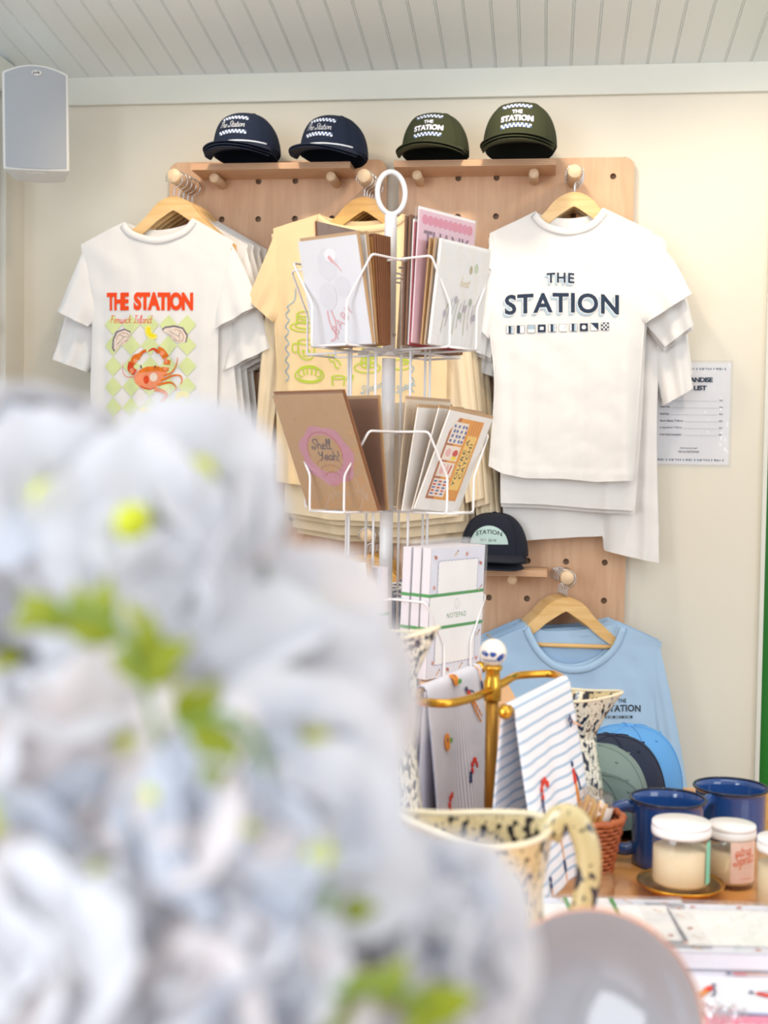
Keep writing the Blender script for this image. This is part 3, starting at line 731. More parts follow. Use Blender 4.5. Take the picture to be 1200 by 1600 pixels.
# ================================================================== SHIRTS
NZ = lambda p, s_: noise.noise(Vector(p)*s_)
def shirt(name, lb, cat, root, Yf, top, tb, left, right, hem, mats, thick=0.022, sleeves=(), folds=(), seed=0, nu=72, nv=96, hem_step=None, bellyf=0.004):
    """every outline is given in photo pixels on the plane Y=Yf and turned into metres there"""
    t = thing(name, lb, cat, root)
    L = lambda p: Vector((PY(p[0], p[1], Yf).x-root[0], 0, PY(p[0], p[1], Yf).z-root[2]))
    y0 = Yf-root[1]
    TF = Poly(crom_keep(top, L)); TB = Poly(crom_keep(tb, L)); LE = Poly(crom([L(p) for p in left], 6)); RI = Poly(crom([L(p) for p in right], 6)); HE = Poly([L(p) for p in hem])
    z_top = max(p.z for p in TF.p); z_bot = min(p.z for p in HE.p)
    def fold(x, z):
        k = max(0, min(1, (z_top-0.10-z)/(z_top-z_bot))); s_ = 0
        for (x0, w, amp, sl) in folds:
            d = (x-x0-sl*(z_top-z))/w; s_ += 1.5*amp*math.exp(-d*d)*k**.8
        s_ += 0.0030*k*math.sin(x*48+seed+z*4) + 0.0075*NZ((x*2.2, seed, z*.6), 5) + 0.0034*NZ((x+z*.5, seed+3, z*.8), 16) + 0.0010*NZ((x-z*.4, seed+5, z), 38)
        return s_
    def sheet(T, sgn):
        def f(u, v):
            c00, c10, c01, c11 = T.at(0), T.at(1), HE.at(0), HE.at(1)
            lz = LE.at(v); rz = RI.at(v)
            p = T.at(u)*(1-v) + HE.at(u)*v + lz*(1-u) + rz*u - (c00*(1-u)*(1-v) + c10*u*(1-v) + c01*(1-u)*v + c11*u*v)
            pr = max(0, 1-abs(2*u-1)**3.2)**0.6
            y = sgn*thick/2*pr*(0.55+0.45*min(1, v*3)) + fold(p.x, p.z)
            y += 0.010*math.exp(-((p.x-T.at(.5).x)/0.07)**2)*(-1)*math.exp(-v*6)*(1 if sgn < 0 else -0.4)
            if v > 0.965: y += sgn*0.0012
            return Vector((p.x, y0+y, p.z))
        return f
    F = sheet(TF, -1); B = sheet(TB, 1)
    m = MB(); m.grid(F, nu, nv); m.grid(B, nu, nv)
    # side seams
    m.grid(lambda u, v: F(0, v).lerp(B(0, v), u), 1, nv); m.grid(lambda u, v: F(1, v).lerp(B(1, v), u), 1, nv)
    body = m.build('body', mats[0], t, weld=True, fixn=False)
    # collar rib following the neckline, front and back
    def collar(T, Fn, ia, ib, width, nm):
        m = MB(); N = 40
        def cf(u, v):
            s_ = ia+(ib-ia)*u; p = Fn(s_, 0); q = Fn(min(1, s_+.01), 0); r = Fn(max(0, s_-.01), 0)
            tn = (q-r); nn = Vector((tn.z, 0, -tn.x)).normalized()      # points down/out from the neck
            e = p + nn*width*v; e.y += (-1 if Fn is F else 1)*0.0035*math.sin(PI*min(1, v*1.0))
            e.y += (-0.0012 if Fn is F else 0.0012)
            return e
        m.grid(cf, N, 6); m.build('collar', mats[1] if len(mats) > 1 else mats[0], t, solid=0.0016)
    def near_u(T, pxp):
        P = L(pxp); best = min(range(201), key=lambda k: (T.at(k/200)-P).length); return best/200
    if top is not None and len(top) > 3:
        collar(TF, F, near_u(TF, top[1]), near_u(TF, top[-2]), 0.018, 'f'); collar(TB, B, near_u(TB, tb[1]), near_u(TB, tb[-2]), 0.018, 'b')
    for i, (A, Bq, Cq, Dq, ths, curl, ydep) in enumerate(sleeves):
        A, Bq, Cq, Dq = L(A), L(Bq), L(Cq), L(Dq); ins = Vector((-.012 if Cq.x > A.x else .012, 0, 0)); A = A + ins*.6 + Vector((0, 0, -.003)); Bq = Bq + ins*1.4; sm = MB(); nr = 26; N = 36
        mid = (A+Bq)/2; end = (Cq+Dq)/2
        vs = []; fs = []
        for j in range(nr+1):
            v = j/nr; a = A.lerp(Cq, v); b = Bq.lerp(Dq, v)
            out = (a-b).normalized(); bow = curl*math.sin(PI*v)
            a = a + (A-mid).normalized()*bow + Vector(((1 if end.x > mid.x else -1)*bow, 0, 0))
            c = (a+b)/2; h = (a-b)/2; th = ths*(0.22+0.78*v**.6)
            for k in range(N):
                an = 2*PI*k/N; cc, ss = math.cos(an), math.sin(an)
                p = c + h*cc; p.y = y0 + ydep*v + 0.003 + th/2*math.copysign(abs(ss)**.8, -ss)*1.0
                p.y += (0.006*v*math.sin(cc*7+seed+i) + 0.0025*NZ((p.x, seed, p.z), 20)*v*2)
                if v > 0.94: p += (p-c)*0.02; 
                vs.append(p)
        for j in range(nr):
            for k in range(N): fs.append((j*N+k, j*N+(k+1) % N, (j+1)*N+(k+1) % N, (j+1)*N+k))
        sm.add(vs, fs); sm.build('sleeve', mats[0], t, fixn=False)
    return t, body, L
def crom_keep(pts, L):
    P = [L(p) for p in pts]
    if len(P) < 4: return P
    return [P[0]] + crom(P[1:-1], 8) + [P[-1]]
def rack(first_shirt, hanger_proto, key, n, spacing, shirt_specs, hanger_labels, hgroup, sgroup, front_back=0.012):
    pass
# ================================================================== GARMENTS ON THE BOARDS
def axf(a, fn):
    a.items = [([fn(x_, y_) for (x_, y_) in vs], fs, mi, ly) for (vs, fs, mi, ly) in a.items]; return a
def crop_fn(L, x0, y0, s):
    def f(u, v):
        p = L((x0+u*s, y0-v*s)); return (p.x, p.z)
    return f
M_tee = cloth('white_cotton', (240, 239, 238)); M_rib = cloth('white_rib', (241, 240, 240))
M_offw = cloth('offwhite_cotton', (238, 230, 214))
M_yel = cloth('butter_cotton', (243, 215, 170)); M_cream = cloth('cream_cotton', (240, 222, 190))
M_blue = cloth('sky_blue_fleece', (172, 204, 236)); M_blue_in = cloth('pale_blue_fleece', (186, 208, 232))
I_red = mat('print_vermilion', (244, 74, 12), 0.8); I_green = mat('print_pale_green', (222, 234, 170), 0.85)
I_lemon = mat('print_lemon', (252, 232, 20), 0.8); I_lemon2 = mat('print_lemon_rind', (248, 240, 120), 0.8)
I_or = mat('print_orange', (240, 120, 20), 0.8, noise_amt=0.35, noise_scale=90); I_orr = mat('print_red_orange', (222, 70, 20), 0.8, noise_amt=0.3, noise_scale=120)
I_coral = mat('print_coral', (244, 150, 110), 0.8, noise_amt=0.15, noise_scale=60); I_shell = mat('print_shell', (240, 222, 208), 0.8, noise_amt=0.08, noise_scale=120)
I_grey = mat('print_grey', (130, 120, 128), 0.8, noise_amt=0.4, noise_scale=150); I_dark = mat('print_dark', (60, 52, 56), 0.8)
I_navy = mat('print_navy', (36, 54, 80), 0.8); I_sky = mat('print_sky', (176, 200, 218), 0.8); I_wht = mat('print_white', (250, 250, 250), 0.8)
I_lime = mat('print_lime', (186, 212, 60), 0.8); I_bl = mat('print_soft_blue', (150, 184, 204), 0.8); I_brown = mat('print_brown', (150, 92, 66), 0.8)

# ---- crab-print rack
kx, kz, kL = PEG['crab']; Y0 = BY-kL+0.022; DYc = 0.027
root = (kx, Y0, kz)
crab, body, L = shirt('t_shirt', 'white t-shirt with a red crab and oysters print, front of its rack', 't-shirt', root, Y0-0.004,
    top=[(127, 383), (196, 347), (212, 363), (248, 372), (284, 360), (302, 341), (365, 377)],
    tb=[(127, 383), (196, 347), (215, 354), (248, 358), (284, 351), (302, 341), (365, 377)],
    left=[(127, 383), (136, 430), (143, 503), (141, 600), (138, 775)], right=[(365, 377), (352, 430), (343, 493), (340, 600), (332, 770)],
    hem=[(138, 775), (200, 782), (260, 780), (332, 770)], mats=[M_tee, M_rib], thick=0.030,
    sleeves=[((127, 384), (141, 498), (89, 486), (137, 510), 0.036, 0.0, -0.002), ((366, 379), (344, 490), (404, 478), (333, 518), 0.040, 0.004, -0.004)],
    folds=[(-0.12, .018, -.010, .05), (-0.02, .014, .008, 0.02), (0.09, .02, -.009, -.03), (0.16, .012, .007, -.04), (-0.2, .012, .006, .02)], seed=1)
crab['group'] = 'white t-shirts on the crab-print rack'
a = Art(); 
for j in range(6):
    for i in range(5):
        cx, cy = 180+178*i, 545+198*j
        a.poly([(cx-87, -cy), (cx, -cy-97), (cx+87, -cy), (cx, -cy+97)], 1, lay=1)
rounded = lambda u, v: (u + 0.006*math.sin(v*9), v)
a.text('THE', 120, -408, 338, -236, 0, bold=0.05, space=0.9, lay=2); a.text('STATION', 386, -408, 946, -232, 0, bold=0.055, space=0.9, lay=2)
a.script('Fenwick Island', 150, -528, 400, 75, 5, 0, slant=.2, lay=3)
def oyster(cx, cy, s, rot):
    pts = [(-95, -70), (-80, 10), (-40, 75), (30, 92), (85, 60), (70, 0), (30, -35), (-30, -55), (-80, -100)]
    R = lambda p, k=1: (cx+(p[0]*math.cos(rot)-p[1]*math.sin(rot))*s*k, -cy+(p[0]*math.sin(rot)+p[1]*math.cos(rot))*s*k)
    a.poly([R((p[0]*1.12-6, p[1]*1.1+6)) for p in pts], 7, lay=4); a.poly([R(p) for p in pts], 6, lay=5)
    a.stroke([R(p, .72) for p in pts[1:7]], 4, 9, lay=6); a.stroke([R((-60, -40)), R((-10, 0)), R((20, 30)), R((50, 20))], 3, 8, lay=6)
    a.stroke([R((-40, -60)), R((0, -25)), R((50, 0))], 3, 9, lay=6); a.stroke([R((-30, 50)), R((0, 40)), R((15, 20))], 4, 8, lay=6)
oyster(275, 690, 1.0, .1); oyster(785, 650, 1.05, -1.25); oyster(820, 1450, .85, .2)
def lemon(cx, cy, rot, s=1):
    R = lambda x_, y_: (cx+(x_*math.cos(rot)-y_*math.sin(rot))*s, -cy+(x_*math.sin(rot)+y_*math.cos(rot))*s)
    o = [R(78*math.cos(math.radians(k)), 70*math.sin(math.radians(k))) for k in range(180, 361, 15)] + [R(50, 18), R(0, -12), R(-50, 18)]
    i_ = [R(60*math.cos(math.radians(k)), 52*math.sin(math.radians(k))) for k in range(190, 351, 16)] + [R(40, 2), R(0, -20), R(-40, 2)]
    a.poly(o, 3, lay=4); a.poly(i_, 2, lay=5)
lemon(560, 610, -.95); lemon(845, 1250, 0.45+PI*0.98, 1.0); lemon(500, 1395, 2.6, .9)
# crab
a.poly([(470, -960), (560, -940), (640, -955), (700, -1000), (650, -1075), (600, -1150), (540, -1170), (460, -1155), (400, -1100), (385, -1040), (420, -990)], 5, lay=7)
a.poly([(440, -975), (500, -945), (600, -938), (670, -960), (690, -1000), (600, -985), (500, -995), (425, -1005)], 4, lay=8)
a.ell(570, -1045, 38, 42, 6, lay=9); a.ell(500, -1070, 26, 40, 10, lay=9); a.stroke([(450, -1130), (520, -1160), (590, -1145)], 10, 10, lay=9)
for seg, mi, w in (([(400, -1005), (352, -965), (365, -905)], 10, 62), ([(375, -915), (400, -860), (440, -850)], 4, 58), ([(425, -850), (470, -800), (500, -785)], 4, 40),
                   ([(680, -985), (685, -950)], 4, 58), ([(695, -925), (700, -880)], 4, 58), ([(690, -860), (650, -800), (610, -785)], 4, 62), ([(620, -810), (570, -775), (520, -800)], 10, 34)):
    a.stroke(seg, w, mi, lay=10, taper=(w < 45))
for q_ in ((365, 985, 22, 26), (400, 890, 18, 22), (690, 890, 20, 22), (680, 965, 20, 18), (655, 815, 22, 22)): a.ell(q_[0], -q_[1], q_[2], q_[3], 5, lay=11)
a.stroke([(500, -800), (470, -815), (450, -850)], 14, 10, lay=11, taper=True)
a.stroke([(665, -1030), (740, -1000), (790, -930), (805, -860)], 20, 4, lay=9, taper=True)
a.stroke([(640, -1080), (740, -1035), (820, -1030), (845, -1070), (832, -1115)], 24, 4, lay=9, taper=True)
a.stroke([(610, -1120), (720, -1095), (780, -1130), (790, -1180)], 26, 4, lay=9, taper=True)
a.stroke([(580, -1165), (650, -1180), (690, -1220), (650, -1290)], 36, 4, lay=9)
a.stroke([(385, -1045), (310, -1040), (272, -980), (280, -905)], 10, 5, lay=9, taper=True)
for ex in (455, 580): a.stroke([(ex, -960), (ex+(-8 if ex < 500 else 6), -930)], 9, 8, lay=9)
axf(a, crop_fn(L, 150, 420, 0.1625))
INK = [I_red, I_green, I_lemon, I_lemon2, I_or, I_coral, I_shell, I_grey, I_dark, I_brown, I_orr]
a.build('printed_design', INK, crab, project_on(body, 0.0016), cell=0.007, eps=0.00012)

gT = 'white t-shirts on the crab-print rack'
rear, _b, _l = shirt('t_shirt', 'larger white t-shirt hanging second from the front behind the crab print', 't-shirt', (kx+.002, Y0+DYc, kz), Y0+DYc,
    top=[(126, 390), (198, 350), (214, 364), (252, 370), (290, 358), (310, 338), (387, 382)],
    tb=[(126, 390), (198, 350), (216, 356), (252, 359), (290, 350), (310, 338), (387, 382)],
    left=[(126, 390), (140, 470), (146, 560), (146, 640), (142, 800)], right=[(387, 382), (374, 470), (366, 560), (372, 640), (376, 790)],
    hem=[(142, 800), (210, 806), (290, 804), (376, 790)], mats=[M_tee, M_rib], thick=0.016,
    sleeves=[((125, 392), (145, 556), (84, 562), (138, 582), 0.030, 0.0, 0.0), ((388, 384), (362, 556), (422, 545), (350, 580), 0.034, 0.003, 0.0)],
    folds=[(0.12, .014, -.006, .0), (0.2, .012, .006, -.03)], seed=4)
rear['group'] = gT
M_cr2 = M_offw
for k, (dx, dz, sc) in enumerate(((.010, .002, 1.0), (.020, .002, 1.01), (.030, .004, 1.02))):
    r = dup(rear, (kx+.002+dx, Y0+DYc*(k+2), kz+dz), 'white t-shirt hanging %s from the front on the crab-print rack' % ORD[k+2], scale=(sc, 1, sc))
h1 = make_hanger('pale wooden hanger carrying the front crab-print t-shirt', M_hang); h1.location = (kx-.004, Y0, kz); h1['group'] = 'hangers on the crab-print rack'
for k in range(1, 5):
    dup(h1, (kx+.002+.010*(k-1)*.4, Y0+DYc*k, kz), 'wooden hanger %s from the front on the crab-print rack' % ORD[k], rot=(0, 0, math.radians(1.5*(k % 3-1))))

# ---- yellow rack
kx, kz, kL = PEG['yellow']; Y0 = BY-kL+0.022; DYc = 0.026
yel, body, L = shirt('t_shirt', 'butter yellow t-shirt with lime green breakfast doodles, front of its rack', 't-shirt', (kx, Y0, kz), Y0-0.004,
    top=[(427, 357), (500, 335), (522, 350), (562, 356), (606, 350), (630, 335), (708, 362)],
    tb=[(427, 357), (500, 335), (525, 342), (562, 345), (604, 342), (630, 335), (708, 362)],
    left=[(427, 357), (428, 430), (428, 500), (432, 600), (430, 752)], right=[(708, 362), (704, 430), (700, 500), (698, 600), (696, 758)],
    hem=[(430, 752), (474, 758), (560, 764), (640, 764), (696, 758)], mats=[M_yel, M_yel], thick=0.030,
    sleeves=[((427, 358), (428, 498), (387, 468), (426, 503), 0.034, 0.0, -0.004), ((708, 364), (700, 500), (752, 470), (706, 506), 0.034, 0.0, 0.0)],
    folds=[(-0.20, .012, -.012, .02), (-0.12, .016, .007, 0.0), (0.02, .02, -.008, .0), (0.15, .014, .008, -.02)], seed=9)
gY = 'butter and cream t-shirts on the middle rack'; yel['group'] = gY
a = Art(); wv = lambda x0, y0, y1, n, am: [(x0+am*math.sin(k*1.9), y0+(y1-y0)*k/n) for k in range(n+1)]
a.stroke([(250, -395), (245, -450)] + wv(212, -480, -830, 22, 10), 5, 1); a.stroke(wv(792, -480, -880, 24, 10), 5, 1)
def dood(strokes, ox=0, oy=0, w=6, s=1):
    for st in strokes: a.stroke([(ox+x_*s, -(oy+y_*s)) for (x_, y_) in st], w, 0, lay=2)
ellp = lambda cx, cy, rx, ry, a0=0, a1=360: [(cx+rx*math.cos(math.radians(t_)), cy+ry*math.sin(math.radians(t_))) for t_ in range(a0, a1+1, 24)]
dood([ellp(290, 575, 62, 22), ellp(295, 570, 45, 12, 0, 200), [(258, 515), (255, 565)], [(335, 515), (335, 560)], ellp(296, 515, 38, 12), [(258, 530), (295, 542), (335, 530)], [(257, 548), (295, 558), (335, 546)]])
dood([ellp(300, 645, 38, 12), [(262, 645), (268, 700), (290, 725), (320, 725), (335, 700), (338, 645)], [(262, 655), (240, 655), (240, 690), (268, 692)], ellp(288, 690, 3, 6), ellp(312, 688, 3, 6), [(285, 705), (300, 712), (318, 702)]])
dood([ellp(315, 800, 66, 36), ellp(315, 806, 52, 22, 20, 180), [(265, 800), (270, 770), (300, 758), (330, 758), (360, 775), (368, 805)], [(285, 765), (292, 802)], [(305, 757), (305, 798)], [(325, 757), (325, 798)], [(347, 766), (340, 802)], [(265, 800), (285, 808)], [(368, 805), (345, 806)]])
dood([[(405, 700), (410, 730), (430, 740), (440, 765), (455, 768)], [(425, 700), (432, 722), (452, 735), (462, 755)], ellp(450, 810, 30, 8), [(420, 812), (425, 850)], [(480, 812), (476, 850)], [(500, 790), (490, 820), (520, 800), (500, 860)]])
dood([ellp(585, 765, 60, 24), [(560, 705), (562, 762), (622, 758), (628, 705)], ellp(594, 705, 34, 10), [(562, 722), (626, 722)], [(562, 740), (624, 740)], [(580, 712), (580, 762)], [(600, 712), (600, 762)]])
dood([ellp(742, 750, 44, 24), [(742, 700), (775, 740), (742, 755)], [(742, 725), (765, 745)]])
dood([ellp(430, 560, 60, 22), ellp(430, 545, 30, 20), ellp(585, 560, 55, 22), [(560, 520), (600, 515), (610, 555)]]); dood([ellp(600, 650, 44, 14), [(560, 650), (570, 700), (630, 700), (642, 650)], ellp(440, 650, 40, 30)])
a.script('Station', 560, -890, 130, 34, 4, 1, slant=.2, rot=.35); a.script('Station', 725, -885, 90, 30, 4, 1, slant=.2, rot=.4)
a.stroke(wv(700, -800, -880, 6, 8), 4, 1)
axf(a, crop_fn(L, 380, 320, 1/3))
a.build('printed_design', [I_lime, I_bl], yel, project_on(body, 0.0016), cell=0.007, eps=0.00012)
crm, _b, _l = shirt('long_sleeve_shirt', 'cream long-sleeved shirt hanging directly behind the doodle t-shirt', 'shirt', (kx+.004, Y0+DYc, kz), Y0+DYc,
    top=[(424, 366), (502, 340), (524, 352), (564, 358), (606, 352), (632, 340), (718, 372)],
    tb=[(424, 366), (502, 340), (526, 345), (564, 348), (604, 345), (632, 340), (718, 372)],
    left=[(424, 366), (440, 500), (446, 640), (444, 800)], right=[(718, 372), (706, 500), (712, 640), (716, 806)],
    hem=[(444, 800), (520, 812), (620, 816), (716, 806)], mats=[M_cream, M_cream], thick=0.016,
    sleeves=[((424, 368), (440, 500), (398, 690), (424, 700), 0.026, 0.004, 0.0), ((718, 374), (706, 500), (756, 778), (728, 786), 0.026, 0.006, 0.0)],
    folds=[(0.1, .016, -.008, .0), (0.22, .014, .008, -.03), (-.1, .016, -.007, 0)], seed=12)
crm['group'] = gY
for k, (dx, dz, sc) in enumerate(((.012, -.006, 1.01), (.018, -.016, 1.03), (.030, -.020, 1.045))):
    dup(crm, (kx+.004+dx, Y0+DYc*(k+2), kz+dz), 'cream long-sleeved shirt %s from the front on the middle rack' % ORD[k+2], scale=(sc, 1, sc))
h2_ = make_hanger('golden wooden hanger carrying the doodle t-shirt', M_hangd); h2_.location = (kx, Y0, kz); h2_['group'] = 'golden hangers on the middle rack'
for k in range(1, 5): dup(h2_, (kx+.003*k, Y0+DYc*k, kz), 'golden wooden hanger %s from the front on the middle rack' % ORD[k], rot=(0, 0, math.radians(2*(k % 3-1))))

# ---- white rack with the navy back print
kx, kz, kL = PEG['white']; Y0 = BY-kL+0.014; DYc = 0.0215
wt, body, L = shirt('t_shirt', 'white t-shirt with large navy lettering and a row of signal flags, front of its rack', 't-shirt', (kx, Y0, kz), Y0-0.006,
    top=[(765, 364), (837, 331), (855, 350), (890, 359), (922, 348), (942, 325), (1019, 362)],
    tb=[(765, 364), (837, 331), (858, 338), (890, 340), (922, 335), (942, 325), (1019, 362)],
    left=[(765, 364), (764, 420), (763, 500), (772, 600), (763, 728)], right=[(1019, 362), (1014, 430), (1008, 500), (1002, 580), (990, 751)],
    hem=[(763, 728), (785, 740), (820, 747), (880, 748), (930, 753), (990, 751)], mats=[M_tee, M_rib], thick=0.030,
    sleeves=[((765, 365), (763, 500), (733, 498), (764, 530), 0.034, 0.0, -0.004), ((1019, 364), (1006, 500), (1080, 460), (1009, 505), 0.038, 0.008, -0.004)],
    folds=[(-0.17, .014, .008, .03), (-0.06, .018, -.007, -.02), (0.03, .014, .006, .0), (0.13, .02, -.010, .02), (0.18, .012, .006, 0)], seed=21)
gW = 'white shirts on the back-print rack'; wt['group'] = gW
a = Art(); Wp = lambda u, v: (u, v)
tl = lambda u, v: (u, v)
# crop units of region (730,280)+0.35
for (dx, dy, mi, ly, bo) in ((-9, -11, 2, 1, .035), (0, 0, 1, 2, .055), (0, 0, 0, 3, .03)):
    o_ = 3 if mi == 1 else 0
    a.text('THE', 354+dx-o_, -470+dy-o_, 478+dx+o_, -424+dy+o_, mi, bold=bo, arch=3, lay=ly, space=1.15)
    a.text('STATION', 168+dx-o_, -610+dy-o_, 676+dx+o_, -520+dy+o_, mi, bold=bo, arch=10, lay=ly, space=1.08)
for i in range(10):
    x0 = 175+46.8*i; y0 = -(693 - 4*i*(1 if i < 3 else .9) + (6 if i > 6 else 0) - 0); y0 = -(692-1.6*i); s_ = 35
    a.rect(x0, y0, x0+s_, y0+s_, 0, lay=2); a.rect(x0+1.5, y0+1.5, x0+s_-1.5, y0+s_-1.5, 1, lay=3)
    if i in (0, 4, 6): a.rect(x0+s_*.28, y0, x0+s_*.6, y0+s_, 0, lay=4); a.rect(x0+s_*.6, y0+2, x0+s_*.85, y0+s_-2, 2, lay=4)
    elif i == 1: a.rect(x0, y0, x0+s_*.42, y0+s_, 0, lay=4)
    elif i == 2: a.rect(x0+2, y0+s_*.45, x0+s_-2, y0+s_-2, 2, lay=4)
    elif i == 3: a.rect(x0, y0, x0+s_, y0+s_, 0, lay=4); a.rect(x0+s_*.28, y0+s_*.3, x0+s_*.74, y0+s_*.7, 1, lay=5)
    elif i == 5: a.poly([(x0+s_, y0), (x0+s_, y0+s_), (x0+s_*.7, y0+s_*.5)], 0, lay=4); a.poly([(x0+s_, y0+2), (x0+s_, y0+s_-2), (x0+s_*.76, y0+s_*.5)], 1, lay=5)
    elif i == 7: a.rect(x0, y0, x0+s_, y0+s_, 0, lay=4); a.ell(x0+s_/2, y0+s_/2, s_*.27, s_*.27, 1, lay=5)
    elif i == 8: a.poly([(x0, y0+s_), (x0+s_, y0+s_), (x0+s_, y0)], 0, lay=4)
    elif i == 9:
        for p_ in range(4):
            for q_ in range(4):
                if (p_+q_) % 2 == 0: a.rect(x0+s_*p_/4, y0+s_*q_/4, x0+s_*(p_+1)/4, y0+s_*(q_+1)/4, 0, lay=4)
axf(a, crop_fn(L, 730, 280, 0.35))
a.build('printed_design', [I_navy, I_wht, I_sky], wt, project_on(body, 0.0016), cell=0.007, eps=0.00015)
w2, _b, _l = shirt('t_shirt', 'white t-shirt second from the front on the back-print rack, hem showing below', 't-shirt', (kx+.002, Y0+DYc, kz), Y0+DYc,
    top=[(763, 372), (836, 337), (856, 352), (890, 360), (924, 350), (944, 332), (1036, 372)],
    tb=[(763, 372), (836, 337), (858, 342), (890, 344), (924, 341), (944, 332), (1036, 372)],
    left=[(763, 372), (770, 520), (780, 640), (782, 786)], right=[(1036, 372), (1012, 500), (1004, 640), (992, 798)],
    hem=[(782, 786), (850, 788), (920, 794), (992, 798)], mats=[M_tee, M_rib], thick=0.016,
    sleeves=[((763, 374), (770, 510), (742, 550), (768, 560), 0.028, 0.0, 0.0), ((1036, 374), (1018, 506), (1084, 508), (1038, 543), 0.034, 0.008, 0.0)],
    folds=[(0.1, .014, -.006, .0)], seed=24)
w2['group'] = gW
dup(w2, (kx+.003, Y0+DYc*2, kz-.006), 'white t-shirt third from the front on the back-print rack', scale=(1.0, 1, 1.005))
w3, _b, _l = shirt('t_shirt', 'extra large white t-shirt at the back of its rack, longest hem of all', 't-shirt', (kx+.003, Y0+DYc*3, kz), Y0+DYc*3,
    top=[(772, 380), (838, 342), (858, 354), (892, 361), (924, 352), (946, 337), (1042, 384)],
    tb=[(772, 380), (838, 342), (860, 345), (892, 347), (924, 344), (946, 337), (1042, 384)],
    left=[(772, 380), (778, 560), (782, 700), (788, 847)], right=[(1042, 384), (1030, 560), (1026, 700), (1030, 880)],
    hem=[(788, 847), (850, 842), (900, 839), (942, 838), (944, 860), (985, 870), (1030, 880)], mats=[M_tee, M_rib], thick=0.018,
    sleeves=[((772, 382), (778, 540), (742, 580), (776, 590), 0.028, 0.0, 0.0), ((1042, 386), (1030, 560), (1082, 608), (1036, 634), 0.034, 0.010, 0.0)],
    folds=[(0.09, .014, .010, .0), (0.2, .014, -.010, .0)], seed=27)
w3['group'] = gW
w3b = dup(w3, (kx+.001, Y0+DYc*4, kz+.002), 'off-white t-shirt against the pegboard at the very back of the back-print rack', scale=(1.01, 1, .93))
h3 = make_hanger('pale wooden hanger carrying the large-lettered white t-shirt', M_hang); h3.location = (kx, Y0, kz); h3['group'] = 'hangers on the back-print rack'
for k in range(1, 5): dup(h3, (kx+.002*(k % 2), Y0+DYc*k*.92, kz), 'wooden hanger %s from the front on the back-print rack' % ORD[k], rot=(0, 0, math.radians((0, 2, -2, 3, 0)[k])))

# ---- light blue sweatshirts, lower right
kx, kz, kL = PEG['blue']; Y0 = BY-kL+0.014; DYc = 0.022
bl, body, L = shirt('sweatshirt', 'light blue crew neck sweatshirt with small chest lettering, front of its rack', 'sweatshirt', (kx, Y0, kz), Y0-0.008,
    top=[(752, 1008), (826, 976), (842, 1008), (866, 1032), (894, 1040), (925, 1034), (955, 1010), (970, 974), (1034, 1003)],
    tb=[(752, 1008), (826, 976), (850, 986), (895, 986), (940, 981), (970, 974), (1034, 1003)],
    left=[(752, 1008), (752, 1080), (762, 1150), (766, 1360)], right=[(1034, 1003), (1028, 1060), (1034, 1143), (1040, 1350)],
    hem=[(766, 1360), (850, 1368), (950, 1366), (1040, 1350)], mats=[M_blue, M_blue], thick=0.034,
    sleeves=[((752, 1014), (752, 1080), (716, 1330), (752, 1340), 0.036, 0.0, 0.0), ((1034, 1003), (1026, 1072), (1086, 1320), (1046, 1330), 0.042, 0.006, -0.004)],
    folds=[(0.18, .016, -.012, .04), (0.05, .02, .005, 0.02), (-.1, .02, -.008, .0)], seed=33, )
gB = 'light blue sweatshirts on the lower right peg'; bl['group'] = gB
a = Art(); a.text('THE', 710, -682, 751, -663, 0, bold=.025, arch=1, space=1.1); a.text('STATION', 648, -728, 822, -694, 0, bold=.03, arch=3, space=1.05)
for i in range(10):
    x0 = 664+14.3*i-22; a.rect(x0, -758, x0+11, -745, 0, lay=2); 
    if i % 3: a.rect(x0+2, -756, x0+(6 if i % 2 else 9), -747, 1, lay=3)
axf(a, crop_fn(L, 740, 880, 0.31667)); a.build('printed_design', [mat('print_charcoal', (60, 72, 84), .8), M_blue], bl, project_on(body, 0.0014), cell=0.007)
# neck label inside
lb_ = MB(); p0, p1, p2, p3 = [L(q_) for q_ in ((888, 1001), (908, 996), (913, 1009), (898, 1006))]
for p_ in (p0, p1, p2, p3): p_.y = 0.012
lb_.add([p0, p1, p2, p3], [(0, 1, 2, 3)], 0, False); lb_.build('neck_label', mat('label_grey', (170, 186, 186), .7), bl, solid=0.0008)
for k in range(1, 5):
    dup(bl, (kx-.007*k, Y0+DYc*k, kz+(.003, .002, 0, .004)[k-1]), 'light blue sweatshirt %s from the front on the lower right peg' % ORD[k], skip=('printed_design', 'neck_label'))
h4 = make_hanger('wooden hanger with trouser bar in the front light blue sweatshirt', M_hang, bar=True); h4.location = (kx, Y0, kz); h4['group'] = 'hangers on the lower right peg'
for k in range(1, 5): dup(h4, (kx-.005*k, Y0+DYc*k, kz), 'wooden hanger %s from the front on the lower right peg' % ORD[k], rot=(0, 0, math.radians(-1.5*k)))

